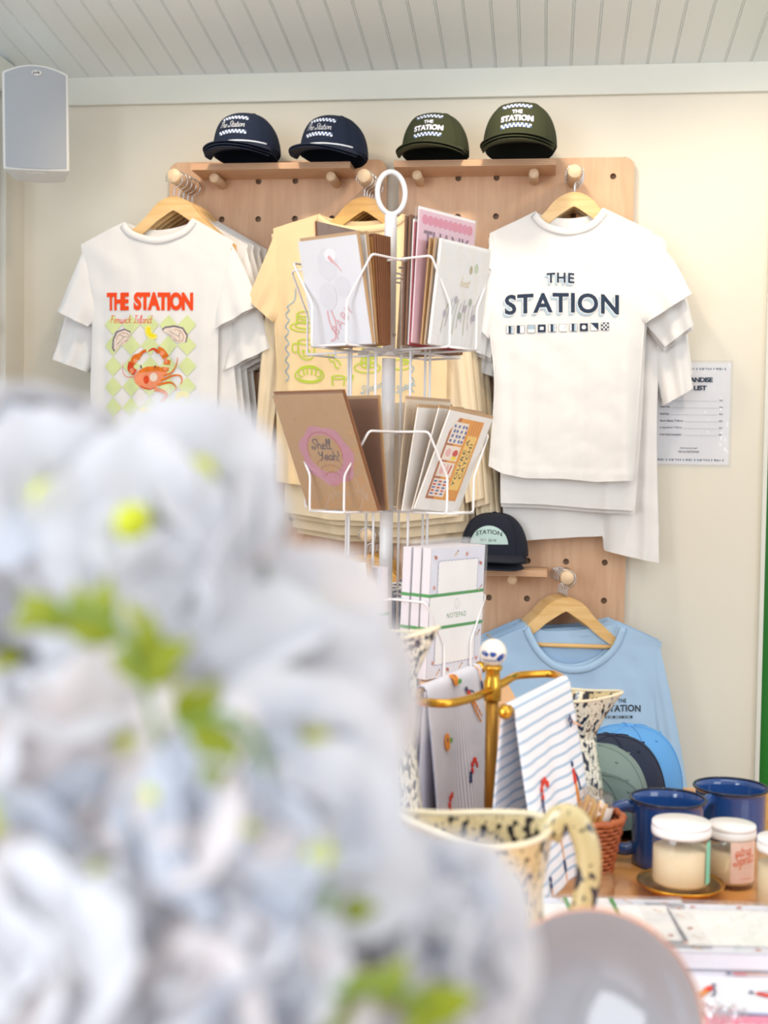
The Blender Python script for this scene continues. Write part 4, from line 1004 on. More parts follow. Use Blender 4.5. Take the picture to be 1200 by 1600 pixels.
# ---- lower racks mostly hidden by the card rack and the flowers
kx, kz, kL = PEG['cream']; Y0 = BY-kL+0.02
h5 = make_hanger('golden hanger with wire hook low behind the card rack, front one', M_hangd); h5.location = (kx, Y0, kz); h5['group'] = 'golden hangers low behind the card rack'
for k in range(1, 4): dup(h5, (kx+.006*k, Y0+.024*k, kz), 'golden hanger %s from the front, low behind the card rack' % ORD[k], rot=(0, 0, math.radians(3*k)))
nv, _b, _l = shirt('sweatshirt', 'dark navy sweatshirt low on the left board behind the card rack', 'sweatshirt', (kx, Y0, kz), Y0,
    top=[(470, 930), (520, 905), (540, 918), (575, 922), (608, 916), (628, 905), (690, 930)], tb=[(470, 930), (520, 905), (540, 910), (575, 912), (608, 909), (628, 905), (690, 930)],
    left=[(470, 930), (478, 1060), (480, 1320)], right=[(690, 930), (682, 1060), (684, 1320)], hem=[(480, 1320), (560, 1326), (684, 1320)], mats=[cloth('navy_fleece', (38, 46, 74))], thick=0.026,
    sleeves=[((470, 932), (478, 1010), (446, 1280), (474, 1290), 0.034, 0, 0), ((690, 932), (684, 1010), (722, 1280), (692, 1290), 0.034, 0, 0)], seed=40)
kx2, kz2, kL2 = PEG['low']; Y0 = BY-kL2+0.02
c0 = PEG['crab']
low = dup(crab, (kx2, Y0, kz2), 'white crab-print t-shirt on the lower left peg, glimpsed between the flowers'); del low['group']
h6 = dup(h1, (kx2, Y0, kz2), 'wooden hanger of the lower crab-print t-shirt behind the flowers'); del h6['group']

# ================================================================== PRICE LIST
M_paper = mat('paper', (240, 241, 246), 0.5, noise_amt=0.005)
TLp = PY(1147, 563, WY); BRp = PY(1141, 731, WY)
sw, sh = 0.222, TLp.z-BRp.z; sx1 = (TLp.x+BRp.x)/2
t = thing('price_list', 'white laminated merchandise price list taped to the wall', 'sign', (sx1-sw/2, WY-0.001, (TLp.z+BRp.z)/2))
ps = MB(); ps.box((0, 0, 0), (sw*.94, 0.0008, sh*.95)); ps.build('paper_sheet', M_paper, t)
fs_ = MB(); fs_.box((0, -0.0012, 0), (sw, 0.0010, sh)); fs_.build('laminate', film('laminate_film', gloss=.12, milk=.04), t)
a = Art(); hw, hh = sw*.94/2, sh*.95/2
def flagrow(y, s_):
    n = 26
    for i in range(n):
        x0 = -hw*.92 + i*(2*hw*.92)/n; k = i % 10
        a.rect(x0, y, x0+s_, y+s_, 1 if k in (2, 6, 9, 4) else 0, lay=1)
        if k in (0, 1, 4, 5): a.rect(x0+s_*.5, y, x0+s_, y+s_, 2, lay=2)
        if k in (2,): a.rect(x0, y+s_*.5, x0+s_, y+s_, 0, lay=2)
        if k in (3, 7): a.ell(x0+s_/2, y+s_/2, s_*.2, s_*.2, 2, n=8, lay=2)
        if k == 8: a.poly([(x0, y), (x0+s_, y), (x0, y+s_)], 2, lay=2)
flagrow(hh*.86, .0055); flagrow(-hh*.93, .0055)
a.text('MERCHANDISE', -.058, hh*.62, .058, hh*.715, 0, bold=.035, space=.9); a.text('PRICE LIST', -.043, hh*.46, .043, hh*.555, 0, bold=.035, space=.9)
for i, (nm, pr) in enumerate((('Station Mugs', '$12'), ('Rope Hats', '$32'), ('Dad Hats', '$32'), ('Short Sleeve T-Shirts', '$22'), ('Long Sleeve T Shirts', '$32'), ('Crew Neck Sweatshirt', '$42'))):
    y = hh*(.245-.135*i); w_ = .0034*len(nm)*.72; x1 = -.077 + len(nm)*.00285
    a.text(nm, -.077, y, x1, y+.0052, 0, bold=.01); a.text(pr, .077, y, .086, y+.005, 0, bold=.01); a.rect(x1+.004, y, .073, y+.0006, 1)
a.text("Don't see your size?", -.022, -hh*.70, .022, -hh*.655, 0, bold=.005); a.text('Ask us to check the back!', -.027, -hh*.765, .027, -hh*.72, 0, bold=.005)
a.build('lettering', [I_navy, mat('print_blue_grey', (140, 160, 184), .7), M_paper], t, lambda u, v, w: Vector((u, -0.0005-w, v)), cell=0, eps=0.00003)
# ================================================================== CARD SPINNER
M_wire = mat('white_powder_coat', (238, 236, 238), 0.35, noise_amt=0.01)
TZ = PZ(1190, 1238, 0).z  # placeholder so that the table level stays one number below
TZ = CAM_H - 0.53
spc = PD(607, 600, 2.13); SX, SY = spc.x, spc.y
SA = YAW + math.radians(6)                                  # the rack stands square to the view, pockets at 45 degrees
zt_ = lambda py: PD(606, py, 2.13).z
def rotz(p, a): return Vector((p.x*math.cos(a)-p.y*math.sin(a), p.x*math.sin(a)+p.y*math.cos(a), p.z))
spn = thing('card_spinner', 'white wire spinner rack with a ring on top, full of greeting cards', 'card rack', (SX, SY, TZ))
m = MB(); m.tube([(0, 0, 0.012), (0, 0, zt_(560)-TZ)], 0.0112, 24); m.build('pole', M_wire, spn)
m = MB(); m.tube([(0, 0, zt_(556)-TZ), (0, 0, zt_(338)-TZ)], [(0.0105, 0.0105)]*2, 24); m.build('upper_pole_sleeve', M_wire, spn, bevel=0.001)
m = MB(); rc = zt_(304)-TZ; m.tube([(0.0245*math.cos(k*PI/24)*math.cos(SA+.25), 0.0245*math.cos(k*PI/24)*math.sin(SA+.25), rc+0.0345*math.sin(k*PI/24)) for k in range(48)], 0.0042, 12, closed=True); m.build('carry_ring', M_wire, spn)
m = MB(); m.lathe([(0, 0), (0.13, 0), (0.13, 0.006), (0.02, 0.012), (0.0, 0.012)], 48); m.build('round_base', M_wire, spn)
m = MB(); m.sphere((0.0105*math.cos(-.6), 0.0105*math.sin(-.6), zt_(524)-TZ), 0.0035, 8); m.build('set_screw', M_steel, spn)
tiers = [(423, 551), (677, 797), (926, 1043)]
PH = 0.022                                # back frame distance from the pole
def pk(az, u, w, z):                      # pocket coordinates -> rack coordinates (az = outward direction)
    o = Vector((math.cos(az), math.sin(az), 0)); s_ = Vector((-math.sin(az), math.cos(az), 0))
    return o*w + s_*u + Vector((0, 0, z))
AZ = [math.radians(x_)+SA for x_ in (-135, -45, 45, 135)]
W2 = 0.082; DEP = 0.147
for ti, (ya, yb) in enumerate(tiers):
    za, zb = zt_(ya)-TZ, zt_(yb)-TZ
    for az in AZ:
        m = MB()
        for s_ in (1, -1):
            p = [pk(az, s_*W2*.35, 0.012, za), pk(az, s_*W2, 0.014, za), pk(az, s_*W2, DEP, za), pk(az, s_*W2*.44, DEP+.004, za-.070), pk(az, s_*W2*.44, DEP+.004, zb), pk(az, s_*W2*.44, 0.014, zb)]
            m.tube(fillet(p, 0.007), 0.0019, 8)
        m.tube([pk(az, -W2*.44, DEP+.004, zb), pk(az, W2*.44, DEP+.004, zb)], 0.0019, 8)
        m.build('wire_pocket', M_wire, spn)
for az in AZ:
    for s_ in (1, -1):
        m = MB(); m.tube([pk(az, s_*.026, 0.066, zt_(1060)-TZ), pk(az, s_*.026, 0.066, zt_(430)-TZ)], 0.0021, 8); m.build('upright_wire', M_wire, spn)
for ti, (ya, yb) in enumerate(tiers):
    m = MB(); zb = zt_(yb)-TZ; m.tube([pk(a_, 0, 0.066, zb) for a_ in AZ], 0.0019, 8, closed=True)
    for a_ in AZ: m.tube([(0, 0, zb), pk(a_, 0, 0.066, zb)], 0.0019, 8)
    m.build('tier_spokes', M_wire, spn)

M_kraft = mat('kraft', (186, 150, 108), 0.75, noise_amt=0.06, noise_scale=260); M_kraftd = mat('kraft_dark', (136, 92, 62), 0.7, noise_amt=0.06, noise_scale=200)
M_card = mat('card_white', (226, 228, 236), 0.6, noise_amt=0.01); M_cardw = mat('card_bright', (246, 246, 244), 0.5)
M_film = film(); M_pinkc = mat('pink_card', (236, 196, 212), .6); M_rosy = mat('rose_ink', (226, 168, 176), .7); M_crim = mat('crimson', (176, 34, 66), .6)
M_film2 = film('crinkled_cellophane', gloss=.45, milk=.10)
def card(name, lb, w, h, th, front, back, film_m=M_film, group=None, art=None, art_mats=None, env=0.0):
    """card standing in the local XZ plane, foot at z=0, front facing -Y"""
    t = thing(name, lb, 'greeting card' if 'card' in name else 'notepad', group=group)
    m = MB(); m.box((0, -th/2, h/2), (w, th, h)); m.build('card_sheet', front, t)
    if back: m = MB(); m.box((0.003, th*0.8, h/2+.003), (w+.001, th*1.2, h+.004)); m.build('envelope', back, t)
    if film_m:
        m = MB(); m.grid(lambda u, v: Vector(((u-.5)*(w+.006), -th-.0014-.0012*math.sin(PI*u)-.0006*math.sin(u*23+v*9), -.002+(h+.007)*v)), 16, 12)
        m.grid(lambda u, v: Vector(((u-.5)*(w+.006), th*1.9+.001, -.002+(h+.007)*v)), 2, 2); m.build('clear_sleeve', film_m, t)
    if art: art.build('printed_front', art_mats, t, lambda u, v, w_: Vector((u, -th-.0002-w_, v)), cell=0, eps=0.00005)
    return t
def place(t, ti, ai, w, u=0, lean=0, roll=0, dz=0.003, yaw=0):
    az = AZ[ai]; zb = zt_(tiers[ti][1])
    p = pk(az, u, w, 0); t.location = (SX+p.x, SY+p.y, zb+dz)
    # local -Y must point outwards
    R = Matrix.Rotation(az+PI/2+yaw, 4, 'Z') @ Matrix.Rotation(lean, 4, 'X') @ Matrix.Rotation(roll, 4, 'Y')
    t.rotation_euler = R.to_euler(); return t
# --- upper left pocket (facing camera-left): AZ[0]
a = Art()
a.ell(-.006, .128, .020, .026, 3, wob=.06); a.ell(.002, .142, .012, .010, 4); a.stroke([(0, .136), (.012, .126), (.022, .114)], .004, 0, taper=True); a.stroke([(-.002, .140), (.006, .131)], .0055, 0)
a.ell(-.014, .078, .018, .022, 3); a.ell(.018, .092, .016, .016, 3); a.stroke([(-.02, .056), (-.018, .036), (-.006, .010)], .0026, 0); a.stroke([(-.012, .056), (-.006, .034), (-.012, .012), (-.022, .008)], .0026, 0)
bt_ = Art(); bt_.text('BABY', 0, 0, .056, .016, 0, bold=-.012, space=1.2)
for (vs_, fs2, mi_, ly_) in bt_.items: a.items.append(([(-.006+x_*.73-y_*.68, .016+x_*.68+y_*.73) for (x_, y_) in vs_], fs2, 0, 30))
c1 = card('greeting_card', 'white baby card with a pale pink-billed stork, front of the upper left pocket', .121, .168, .002, M_card, M_kraft, art=a, art_mats=[M_rosy, M_card, M_rosy, mat('ink_pale', (219, 221, 230), .7), mat('ink_paler', (238, 240, 246), .7)])
place(c1, 0, 0, .118, u=.001, lean=math.radians(14)); gC = 'kraft envelope cards in the upper left pocket'
c2 = card('greeting_card', 'x', .121, .168, .002, M_cardw, M_kraft, group=gC)
place(c2, 0, 0, .110, u=.001, lean=math.radians(9.5)); c2['label'] = 'white card with kraft envelope right behind the baby card'
wds = [.1025, .0985, .0945, .0905, .0865, .0825, .0785, .0745]
M_gold = mat('kraft_golden', (176, 128, 74), .7, noise_amt=.06, noise_scale=200)
c3 = card('greeting_card', 'kraft card edge third from the front in the upper left pocket', .121, .166, .0022, M_gold, M_kraftd, film_m=None, group=gC); place(c3, 0, 0, wds[0], u=.0, lean=math.radians(6))
for k, w_ in enumerate(wds[1:]):
    r = dup(c3, label='kraft card edge %s from the front in the upper left pocket' % ORD[k+3]); place(r, 0, 0, w_, u=-.0005*k, lean=math.radians(5-.6*k))
cb_ = card('greeting_card', 'glossy brown card in cellophane rising behind the upper left stack', .127, .19, .002, mat('brown_card', (150, 104, 84), .35), M_kraftd, film_m=film('glossy_cellophane', gloss=.3, milk=.06))
place(cb_, 0, 3, .085, u=0.012, lean=math.radians(4), dz=.020)
# --- upper right pocket (facing camera-right): AZ[1]
a = Art(); a.ell(.032, .128, .006, .008, 0); a.ell(.018, .124, .004, .007, 1); a.script('best', -.006, .096, .024, .014, .0016, 2)
for i in range(9): a.stroke([(-.045+.01*i, .02+.01*(i % 3)), (-.04+.009*i, .05), (-.03+.008*i, .07+.006*(i % 2))], .0014, 3 if i % 3 else 4)
for i in range(7): a.ell(-.04+.013*i, .05+.012*(i % 3), .004, .006, 4 if i % 2 else 3)
c5 = card('greeting_card', 'crinkly cellophane wrapped white card with green sprigs, front of the upper right pocket', .134, .158, .003, M_cardw, M_cardw, film_m=M_film2, art=a,
    art_mats=[mat('ink_sage', (196, 214, 180), .7), mat('ink_mustard', (170, 150, 60), .7), mat('ink_gold', (224, 206, 150), .6), mat('ink_mauve', (170, 160, 176), .7), mat('ink_moss', (150, 164, 120), .7)])
place(c5, 0, 1, .133, u=.0, lean=math.radians(7))
a = Art(); a.rect(-.07, .155, .07, .200, 0); 
for i in range(10): a.ell(-.06+.0133*i, .192, .008, .008, 1, n=12)
a.text('THANK', -.062, .148, .062, .176, 2, bold=.02); a.script('YOU', .0, .17, .03, .012, .0015, 1) if False else None
c6 = card('greeting_card', 'pink scalloped card with purple lettering rising behind the crinkly one', .150, .206, .002, M_pinkc, M_cardw, art=a, art_mats=[M_pinkc, mat('ink_rose', (226, 130, 160), .7), mat('ink_plum', (128, 70, 104), .7)], film_m=film('glossy_cellophane'))
place(c6, 0, 1, .105, u=0, lean=math.radians(3), dz=.006)
gR = 'card edges in the upper right pocket'
c7 = card('greeting_card', 'kraft edged card between the crinkly card and the pink one', .134, .160, .002, M_kraft, M_kraft, film_m=None, group=gR); place(c7, 0, 1, .124, lean=math.radians(6))
r = dup(c7, label='second kraft edged card between the crinkly card and the pink one'); place(r, 0, 1, .117, lean=math.radians(5))
c8 = card('greeting_card', 'crimson scallop edged card behind the pink one', .134, .192, .003, M_crim, M_cardw, film_m=None); place(c8, 0, 1, .094, lean=math.radians(2))
c9 = card('greeting_card', 'dark kraft card closest to the pole in the upper right pocket', .134, .200, .002, M_kraftd, M_kraftd, group=gR); place(c9, 0, 1, .086, lean=math.radians(1.5))
r = dup(c9, label='dark kraft card second from the pole in the upper right pocket'); place(r, 0, 1, .079, lean=math.radians(1))
c10 = card('greeting_card', 'brown card edge in the pocket round the right-hand back', .118, .17, .002, M_kraftd, M_kraft); place(c10, 0, 2, .125, lean=math.radians(7)); c10['group'] = 'cards in the rear right pocket'
for k in range(2): r = dup(c10, label=('brown card edge second in the pocket round the right-hand back', 'brown card edge third in the pocket round the right-hand back')[k]); place(r, 0, 2, .112-.012*k, lean=math.radians(5-k))
# --- middle left: Shell Yeah
a = Art(); Mm = mat('ink_mauve_pink', (196, 136, 164), .7, noise_amt=.06, noise_scale=60)
a.ell(.004, .096, .054, .051, 0, n=56, wob=.05, lay=1)
a.ell(.002, .100, .035, .033, 1, n=30, lay=2)
sc = [(.002+.035*math.cos(math.radians(q_)), .102+.034*math.sin(math.radians(q_))+.0018*(k % 2)) for k, q_ in enumerate(range(-20, 201, 8))]
a.stroke(sc, .0014, 2, lay=3)
for kk, (r1, yy) in enumerate(((.026, .086), (.021, .077), (.014, .068))): a.stroke([(.004+r1*math.cos(math.radians(q_)), yy-.008+.5*r1*math.sin(math.radians(q_))+.0012*(k % 2)) for k, q_ in enumerate(range(0, 181, 12))], .0012, 2, lay=3)
a.script('Shell', -.022, .108, .040, .017, .0019, 3, slant=.15, lay=4); a.script('Yeah!', -.014, .089, .044, .016, .0019, 3, slant=.15, lay=4)
d1 = card('greeting_card', 'kraft brown card with a purple shell and dark script, leaning in the middle left pocket', .146, .20, .0022, M_kraft, M_kraftd, art=a, art_mats=[Mm, M_kraft, mat('ink_sienna', (170, 84, 64), .7), mat('ink_indigo', (40, 40, 84), .7)], film_m=film('glossy_cellophane'))
place(d1, 1, 0, .112, u=.0, lean=math.radians(26))
d2 = card('greeting_card', 'plain kraft card tucked behind the purple shell card', .127, .178, .002, M_kraftd, M_kraft); place(d2, 1, 0, .085, u=.004, lean=math.radians(8))
# --- middle right: You're a catch
Mo = mat('tackle_orange', (236, 160, 40), .6); Mob = mat('tackle_brown', (178, 98, 40), .6)
a = Art(); a.poly([(-.040, .030), (-.040, .128), (-.028, .148), (.030, .148), (.030, .030)], 0, lay=1); a.poly([(-.040, .030), (-.040, .126), (-.026, .148), (-.022, .148), (-.022, .03)], 1, lay=2)
a.rect(-.036, .034, -.002, .060, 2, lay=3); a.rect(-.036, .063, -.002, .084, 2, lay=3); a.rect(-.036, .087, -.002, .108, 2, lay=3); a.rect(-.036, .111, -.002, .142, 2, lay=3)
for i in range(3):
    for j in range(5): a.ell(-.031+.011*i, .038+.0045*j, .0042, .0014, (3, 4)[(i+j) % 2], n=10, lay=4)
for i in range(16): a.ell(-.031+.0085*(i % 4)+.001*(i % 3), .115+.007*(i//4), .0028, .0022, 3, n=10, lay=4, rot=i)
a.ell(-.026, .098, .006, .006, 5, lay=4); a.ell(-.010, .098, .006, .005, 4, lay=4); a.ell(-.010, .091, .006, .003, 6, lay=4); a.ell(-.026, .074, .005, .008, 5, lay=4); a.ell(-.016, .074, .003, .008, 5, lay=4); a.stroke([(-.010, .068), (-.008, .081)], .003, 4, lay=4)
a.rect(.004, .046, .026, .126, 7, lay=3)
rot_t = Art(); rot_t.text("YOU'RE A", 0, 0, .070, .0068, 0, bold=.01, space=1.1); rot_t.text('CATCH!', .012, -.011, .064, -.0035, 0, bold=.01, space=1.1)
for (vs_, fs2, mi_, ly_) in rot_t.items: a.items.append(([(.0125-y_, .051+x_) for (x_, y_) in vs_], fs2, 8, 5))
for k in range(4): a.stroke([(.008+.006*k, .03), (.008+.006*k, .148)], .0007, 1, lay=2)
a.items = [([((x_+.004)*1.22, .088+(y_-.089)*1.16) for (x_, y_) in vs_], f_, m_, l_) for (vs_, f_, m_, l_) in a.items]
e1 = card('greeting_card', 'white card with an orange tackle box and catch lettering, middle right pocket', .122, .165, .002, M_cardw, M_kraft, art=a,
    art_mats=[Mo, Mob, mat('box_cream', (250, 240, 228), .6), mat('ink_blue', (58, 104, 178), .6), mat('ink_red', (214, 50, 40), .6), mat('ink_blush', (240, 190, 190), .6), I_lemon, mat('box_butter', (252, 212, 110), .6), M_ink])
place(e1, 1, 1, .108, u=-.008, lean=math.radians(20), roll=math.radians(5))
gE = 'cards stacked behind the tackle box card'
e2 = card('greeting_card', 'white edged card directly behind the tackle box card', .122, .166, .002, M_cardw, M_kraft, group=gE); place(e2, 1, 1, .096, u=.004, lean=math.radians(15), roll=math.radians(3))
r = dup(e2, label='kraft backed card third in the middle right pocket'); place(r, 1, 1, .084, u=-.006, lean=math.radians(10))
a = Art(); a.ell(-.03, .08, .008, .014, 0)
e3 = card('greeting_card', 'cream card in cellophane near the pole in the middle right pocket', .116, .178, .002, mat('card_sand', (226, 208, 184), .6), M_kraft, art=a, art_mats=[M_ink]); place(e3, 1, 1, .070, u=-.004, lean=math.radians(5))
e4 = card('greeting_card', 'card in cellophane standing in the rear pocket right of the pole', .12, .176, .002, M_kraft, mat('card_sand', (226, 208, 184), .6)); place(e4, 1, 2, .085, lean=math.radians(4))
e5 = card('greeting_card', 'card in cellophane standing in the rear pocket left of the pole', .12, .176, .002, M_kraft, mat('card_sand', (226, 208, 184), .6)); place(e5, 1, 3, .085, lean=math.radians(4))
# --- lower right: notepads
M_pad = stripes('notepad_stripes', (240, 242, 252), (206, 212, 236), .0038, .0012, 'X', .6)
M_pgreen = mat('band_green', (34, 148, 52), .5); M_page = mat('page_white', (250, 250, 252), .5); M_pages = mat('page_edges', (236, 230, 238), .6, noise_amt=.05, noise_scale=400)
def prints(a, pts, base):   # small beach motifs: a bather, a shell, a starfish
    for i, (x_, y_) in enumerate(pts):
        k = i % 3; r_ = .0036
        if k == 0: a.ell(x_, y_, r_, r_*.8, base, lay=6); a.stroke([(x_-.004, y_+.003), (x_+.003, y_-.003)], .0016, base+1, lay=7)
        elif k == 1: a.stroke([(x_-.004, y_-.004), (x_+.001, y_+.001), (x_+.004, y_+.004)], .0018, base+2, lay=6); a.ell(x_+.004, y_+.004, .0014, .0014, base+1, n=8, lay=7)
        else:
            for q_ in range(5): a.stroke([(x_, y_), (x_+.004*math.cos(q_*1.257), y_+.004*math.sin(q_*1.257))], .0014, base, lay=6)
def pad_art(w, h, band=True):
    a = Art(); n = 14; fr = []
    iw, ih = w*.37, h*.40; cy = h/2
    def side(x0, y0, x1, y1, k):
        return [(x0+(x1-x0)*i/k - (y1-y0)/max(abs(y1-y0), 1e-9)*.0011*math.sin(i*2.6)*(1 if abs(y1-y0) > .01 else 0), y0+(y1-y0)*i/k + (x1-x0)/max(abs(x1-x0), 1e-9)*.0011*math.sin(i*2.6)*(1 if abs(x1-x0) > .01 else 0)) for i in range(k)]
    fr = side(-iw, cy-ih, iw, cy-ih, 26) + side(iw, cy-ih, iw, cy+ih, 44) + side(iw, cy+ih, -iw, cy+ih, 26) + side(-iw, cy+ih, -iw, cy-ih, 44)
    a.poly(fr, 0, lay=1); a.stroke(fr, .0008, 1, smooth=False, lay=2, closed=True)
    if not band: prints(a, [(-w*.2, h*.95), (w*.3, h*.95), (-w*.43, h*.55), (w*.43, h*.5), (-w*.43, h*.85), (w*.42, h*.75), (w*.43, h*.2), (-w*.42, h*.2), (-w*.1, h*.05), (w*.2, h*.05)], 5); return a
    a.rect(-w/2, cy-.020, w/2, cy+.028, 0, lay=3); a.rect(-w/2, cy+.026, w/2, cy+.031, 2, lay=4); a.rect(-w/2, cy-.026, w/2, cy-.021, 2, lay=4)
    a.text('NOTEPAD', -.026, cy-.010, .026, cy-.002, 3, bold=.0, space=1.25, lay=5)
    e = Art(); a.stroke([(.006*math.cos(k*PI/8), cy+.012+.008*math.sin(k*PI/8)) for k in range(16)], .0006, 4, closed=True, lay=5); a.ell(0, cy+.014, .0008, .0008, 4, lay=5, n=8); a.ell(0, cy+.009, .0008, .0008, 4, lay=5, n=8)
    pts = [(-w*.42, h*.93), (-w*.05, h*.95), (w*.15, h*.94), (w*.42, h*.86), (w*.43, h*.66), (-w*.43, h*.70), (-w*.44, h*.34), (w*.43, h*.30), (-w*.40, h*.12), (-w*.12, h*.05), (w*.12, h*.06), (w*.42, h*.10), (w*.3, h*.04), (-w*.3, h*.04)]
    prints(a, pts, 5); return a
PADM = [M_page, mat('frame_slate', (120, 130, 168), .6), M_pgreen, mat('letter_green', (34, 130, 70), .6), mat('ink_slate', (170, 180, 190), .6), mat('motif_coral', (224, 130, 104), .6), mat('motif_brown', (130, 70, 50), .6), mat('motif_gold', (226, 170, 96), .6)]
PW, PHh, PT = .146, .206, .0165
def notepad(lb, art=True, filmed=True, band=True):
    t = thing('notepad', lb, 'notepad')
    m = MB(); m.grid(lambda u, v: Vector(((u-.5)*PW, -PT, v*PHh)), 1, 1, uvf=lambda u, v: (u*PW, v*PHh)); m.build('cover', M_pad, t, fixn=False)
    m = MB(); m.box((0, -PT/2+.0003, PHh/2), (PW, PT-.0008, PHh)); m.build('pages', M_pages, t)
    if band:
        m = MB()
        for z0 in (PHh/2+.026, PHh/2-.026): m.box((0, -PT/2, z0+.0025), (PW+.001, PT+.001, .005))
        m.build('paper_band', M_pgreen, t)
    if art: pad_art(PW, PHh, band).build('printed_front', PADM, t, lambda u, v, w_: Vector((u, -PT-.0006-w_, v)), cell=0, eps=0.00006)
    if filmed:
        m = MB(); m.grid(lambda u, v: Vector(((u-.5)*(PW+.006), -PT-.003-.0008*math.sin(u*17+v*5), v*(PHh+.012)-.001)), 14, 12)
        m.grid(lambda u, v: Vector(((u-.5)*(PW+.006), .002, v*(PHh+.012)-.001)), 2, 2)
        for s_ in (-1, 1): m.grid(lambda u, v: Vector((s_*(PW+.006)/2, .002-(PT+.005)*u, v*(PHh+.012)-.001)), 2, 2)
        m.build('clear_sleeve', M_film, t)
    return t
pads = []
n0 = notepad('white notepad with green bands and beach print border, front of the lower right pocket'); n0['group'] = 'notepads in the lower right pocket'
place(n0, 2, 1, .128, u=-.002, lean=math.radians(2), dz=.003); pads.append(n0)
for k, lb in enumerate(('notepad with green bands second in the lower right pocket', 'notepad with green bands third in the lower right pocket')):
    r = dup(n0, label=lb); place(r, 2, 1, .128-(k+1)*(PT+.0035), u=-.001, lean=math.radians(2), dz=.003)
# --- lower left
a = Art(); 
for k in range(5): a.stroke([(.045, .12+.01*k), (.052, .126+.01*k)], .0012, 0)
f1 = card('greeting_card', 'white card pack in kraft and cellophane, lower left pocket', .127, .165, .006, M_cardw, M_kraft, art=a, art_mats=[mat('ink_slate', (170, 180, 190), .6)]); place(f1, 2, 0, .110, u=.0, lean=math.radians(6), dz=.020)
f2 = notepad('notepad in cellophane beside the pole in the lower left pocket'); place(f2, 2, 0, .075, u=-.0, lean=math.radians(3), dz=-.030)
# ================================================================== TABLE
M_table = wood('table_wood', (204, 136, 70), (228, 168, 98), 'X', 3, 0.32, 8, coat=0.25)
TBY = PZ(1195, 1240, TZ).y + .02
tx0, tx1, ty0 = -0.95, 1.35, 0.18
t = thing('display_table', 'long orange-brown wooden display table under the mugs and candles', 'table', ((tx0+tx1)/2, (ty0+TBY)/2, 0))
w_, d_ = tx1-tx0, TBY-ty0
m = MB(); m.box((0, 0, TZ-.018), (w_, d_, .036)); m.build('table_top', M_table, t, bevel=.004)
m = MB(); 
for s_ in (-1, 1): m.box((0, s_*(d_/2-.08), TZ-.036-.045), (w_-.2, .022, .09)); m.box((s_*(w_/2-.09), 0, TZ-.036-.045), (.022, d_-.18, .09))
m.build('apron', M_table, t, bevel=.002)
for sx_ in (-1, 1):
    for sy_ in (-1, 1): m = MB(); m.box((sx_*(w_/2-.09), sy_*(d_/2-.08), (TZ-.036)/2), (.07, .07, TZ-.036)); m.build('leg', M_table, t, bevel=.004)

# ================================================================== BRASS TOWEL STAND
M_brass = mat('polished_brass', (222, 168, 66), 0.22, 1.0, noise_amt=.08, noise_scale=30); M_brassd = mat('aged_brass', (176, 130, 62), 0.4, 1.0, noise_amt=.12, noise_scale=40)
M_walnut = wood('walnut', (146, 100, 66), (184, 138, 98), 'X', 4, .45, 9)
bp_ = PD(767, 1200, 1.60); bx, by = bp_.x, bp_.y
st = thing('brass_towel_stand', 'brass towel stand with scrolled arms, china ball finial and round wooden base', 'towel stand', (bx, by, TZ))
za = PY(767, 1077, by).z - TZ
m = MB(); m.tube([(0, 0, .02), (0, 0, za+.028)], .0078, 24); m.build('pole', M_brassd, st)
m = MB(); m.lathe([(0, za-.014), (.0105, za-.014), (.0112, za-.008), (.0112, za+.010), (.0095, za+.014), (.0090, za+.022), (.012, za+.026), (.012, za+.030), (0, za+.030)], 32); m.build('collar', M_brass, st)
M_china = mat('china_white', (244, 236, 228), .08); M_chb = mat('china_blue', (38, 78, 158), .1)
fb = MB(); zb_ = za+.030+.0162; fb.sphere((0, 0, zb_), .0172, 20); fo = fb.build('ball_finial', M_china, st)
a = Art(); 
for (x_, z_, r_) in ((-.010, .001, .0035), (-.0075, -.0005, .003), (.0005, -.001, .003), (.0025, .000, .0026), (.0105, -.004, .0038), (.0125, -.002, .003), (-.0005, .0005, .0028), (.008, -.006, .003)): a.ell(x_, zb_+z_, r_, r_*.9, 0, n=14, wob=.15)
for k in range(6): a.stroke([(-.012+.004*k, zb_-.009), (-.010+.004*k, zb_-.007), (-.008+.004*k, zb_-.010)], .0008, 0)
a.build('painted_flowers', [M_chb], fo, project_on(fo, .0001), cell=.003, eps=.00002)
LP = lambda px, py: (lambda p: Vector((p.x-bx, p.y-by, za)))(PZ(px, py, TZ+za))
cR = [Vector((0, 0, za)), LP(806, 1055), LP(866, 1052), LP(884, 1063), LP(789, 1112)]
cL = [Vector((0, 0, za)), LP(735, 1092), LP(700, 1100), LP(656, 1097), LP(650, 1084), LP(750, 1043)]
for c_ in (cR, cL): m = MB(); m.tube(fillet(c_, .02, 6), .0052, 14); m.sphere(c_[-1], .0088, 12); m.build('scrolled_arm', M_brass, st)
m = MB(); m.lathe([(0, 0), (.150, 0), (.155, .004), (.155, .016), (.150, .021), (0, .021)], 72); m.build('wooden_base', M_walnut, st)

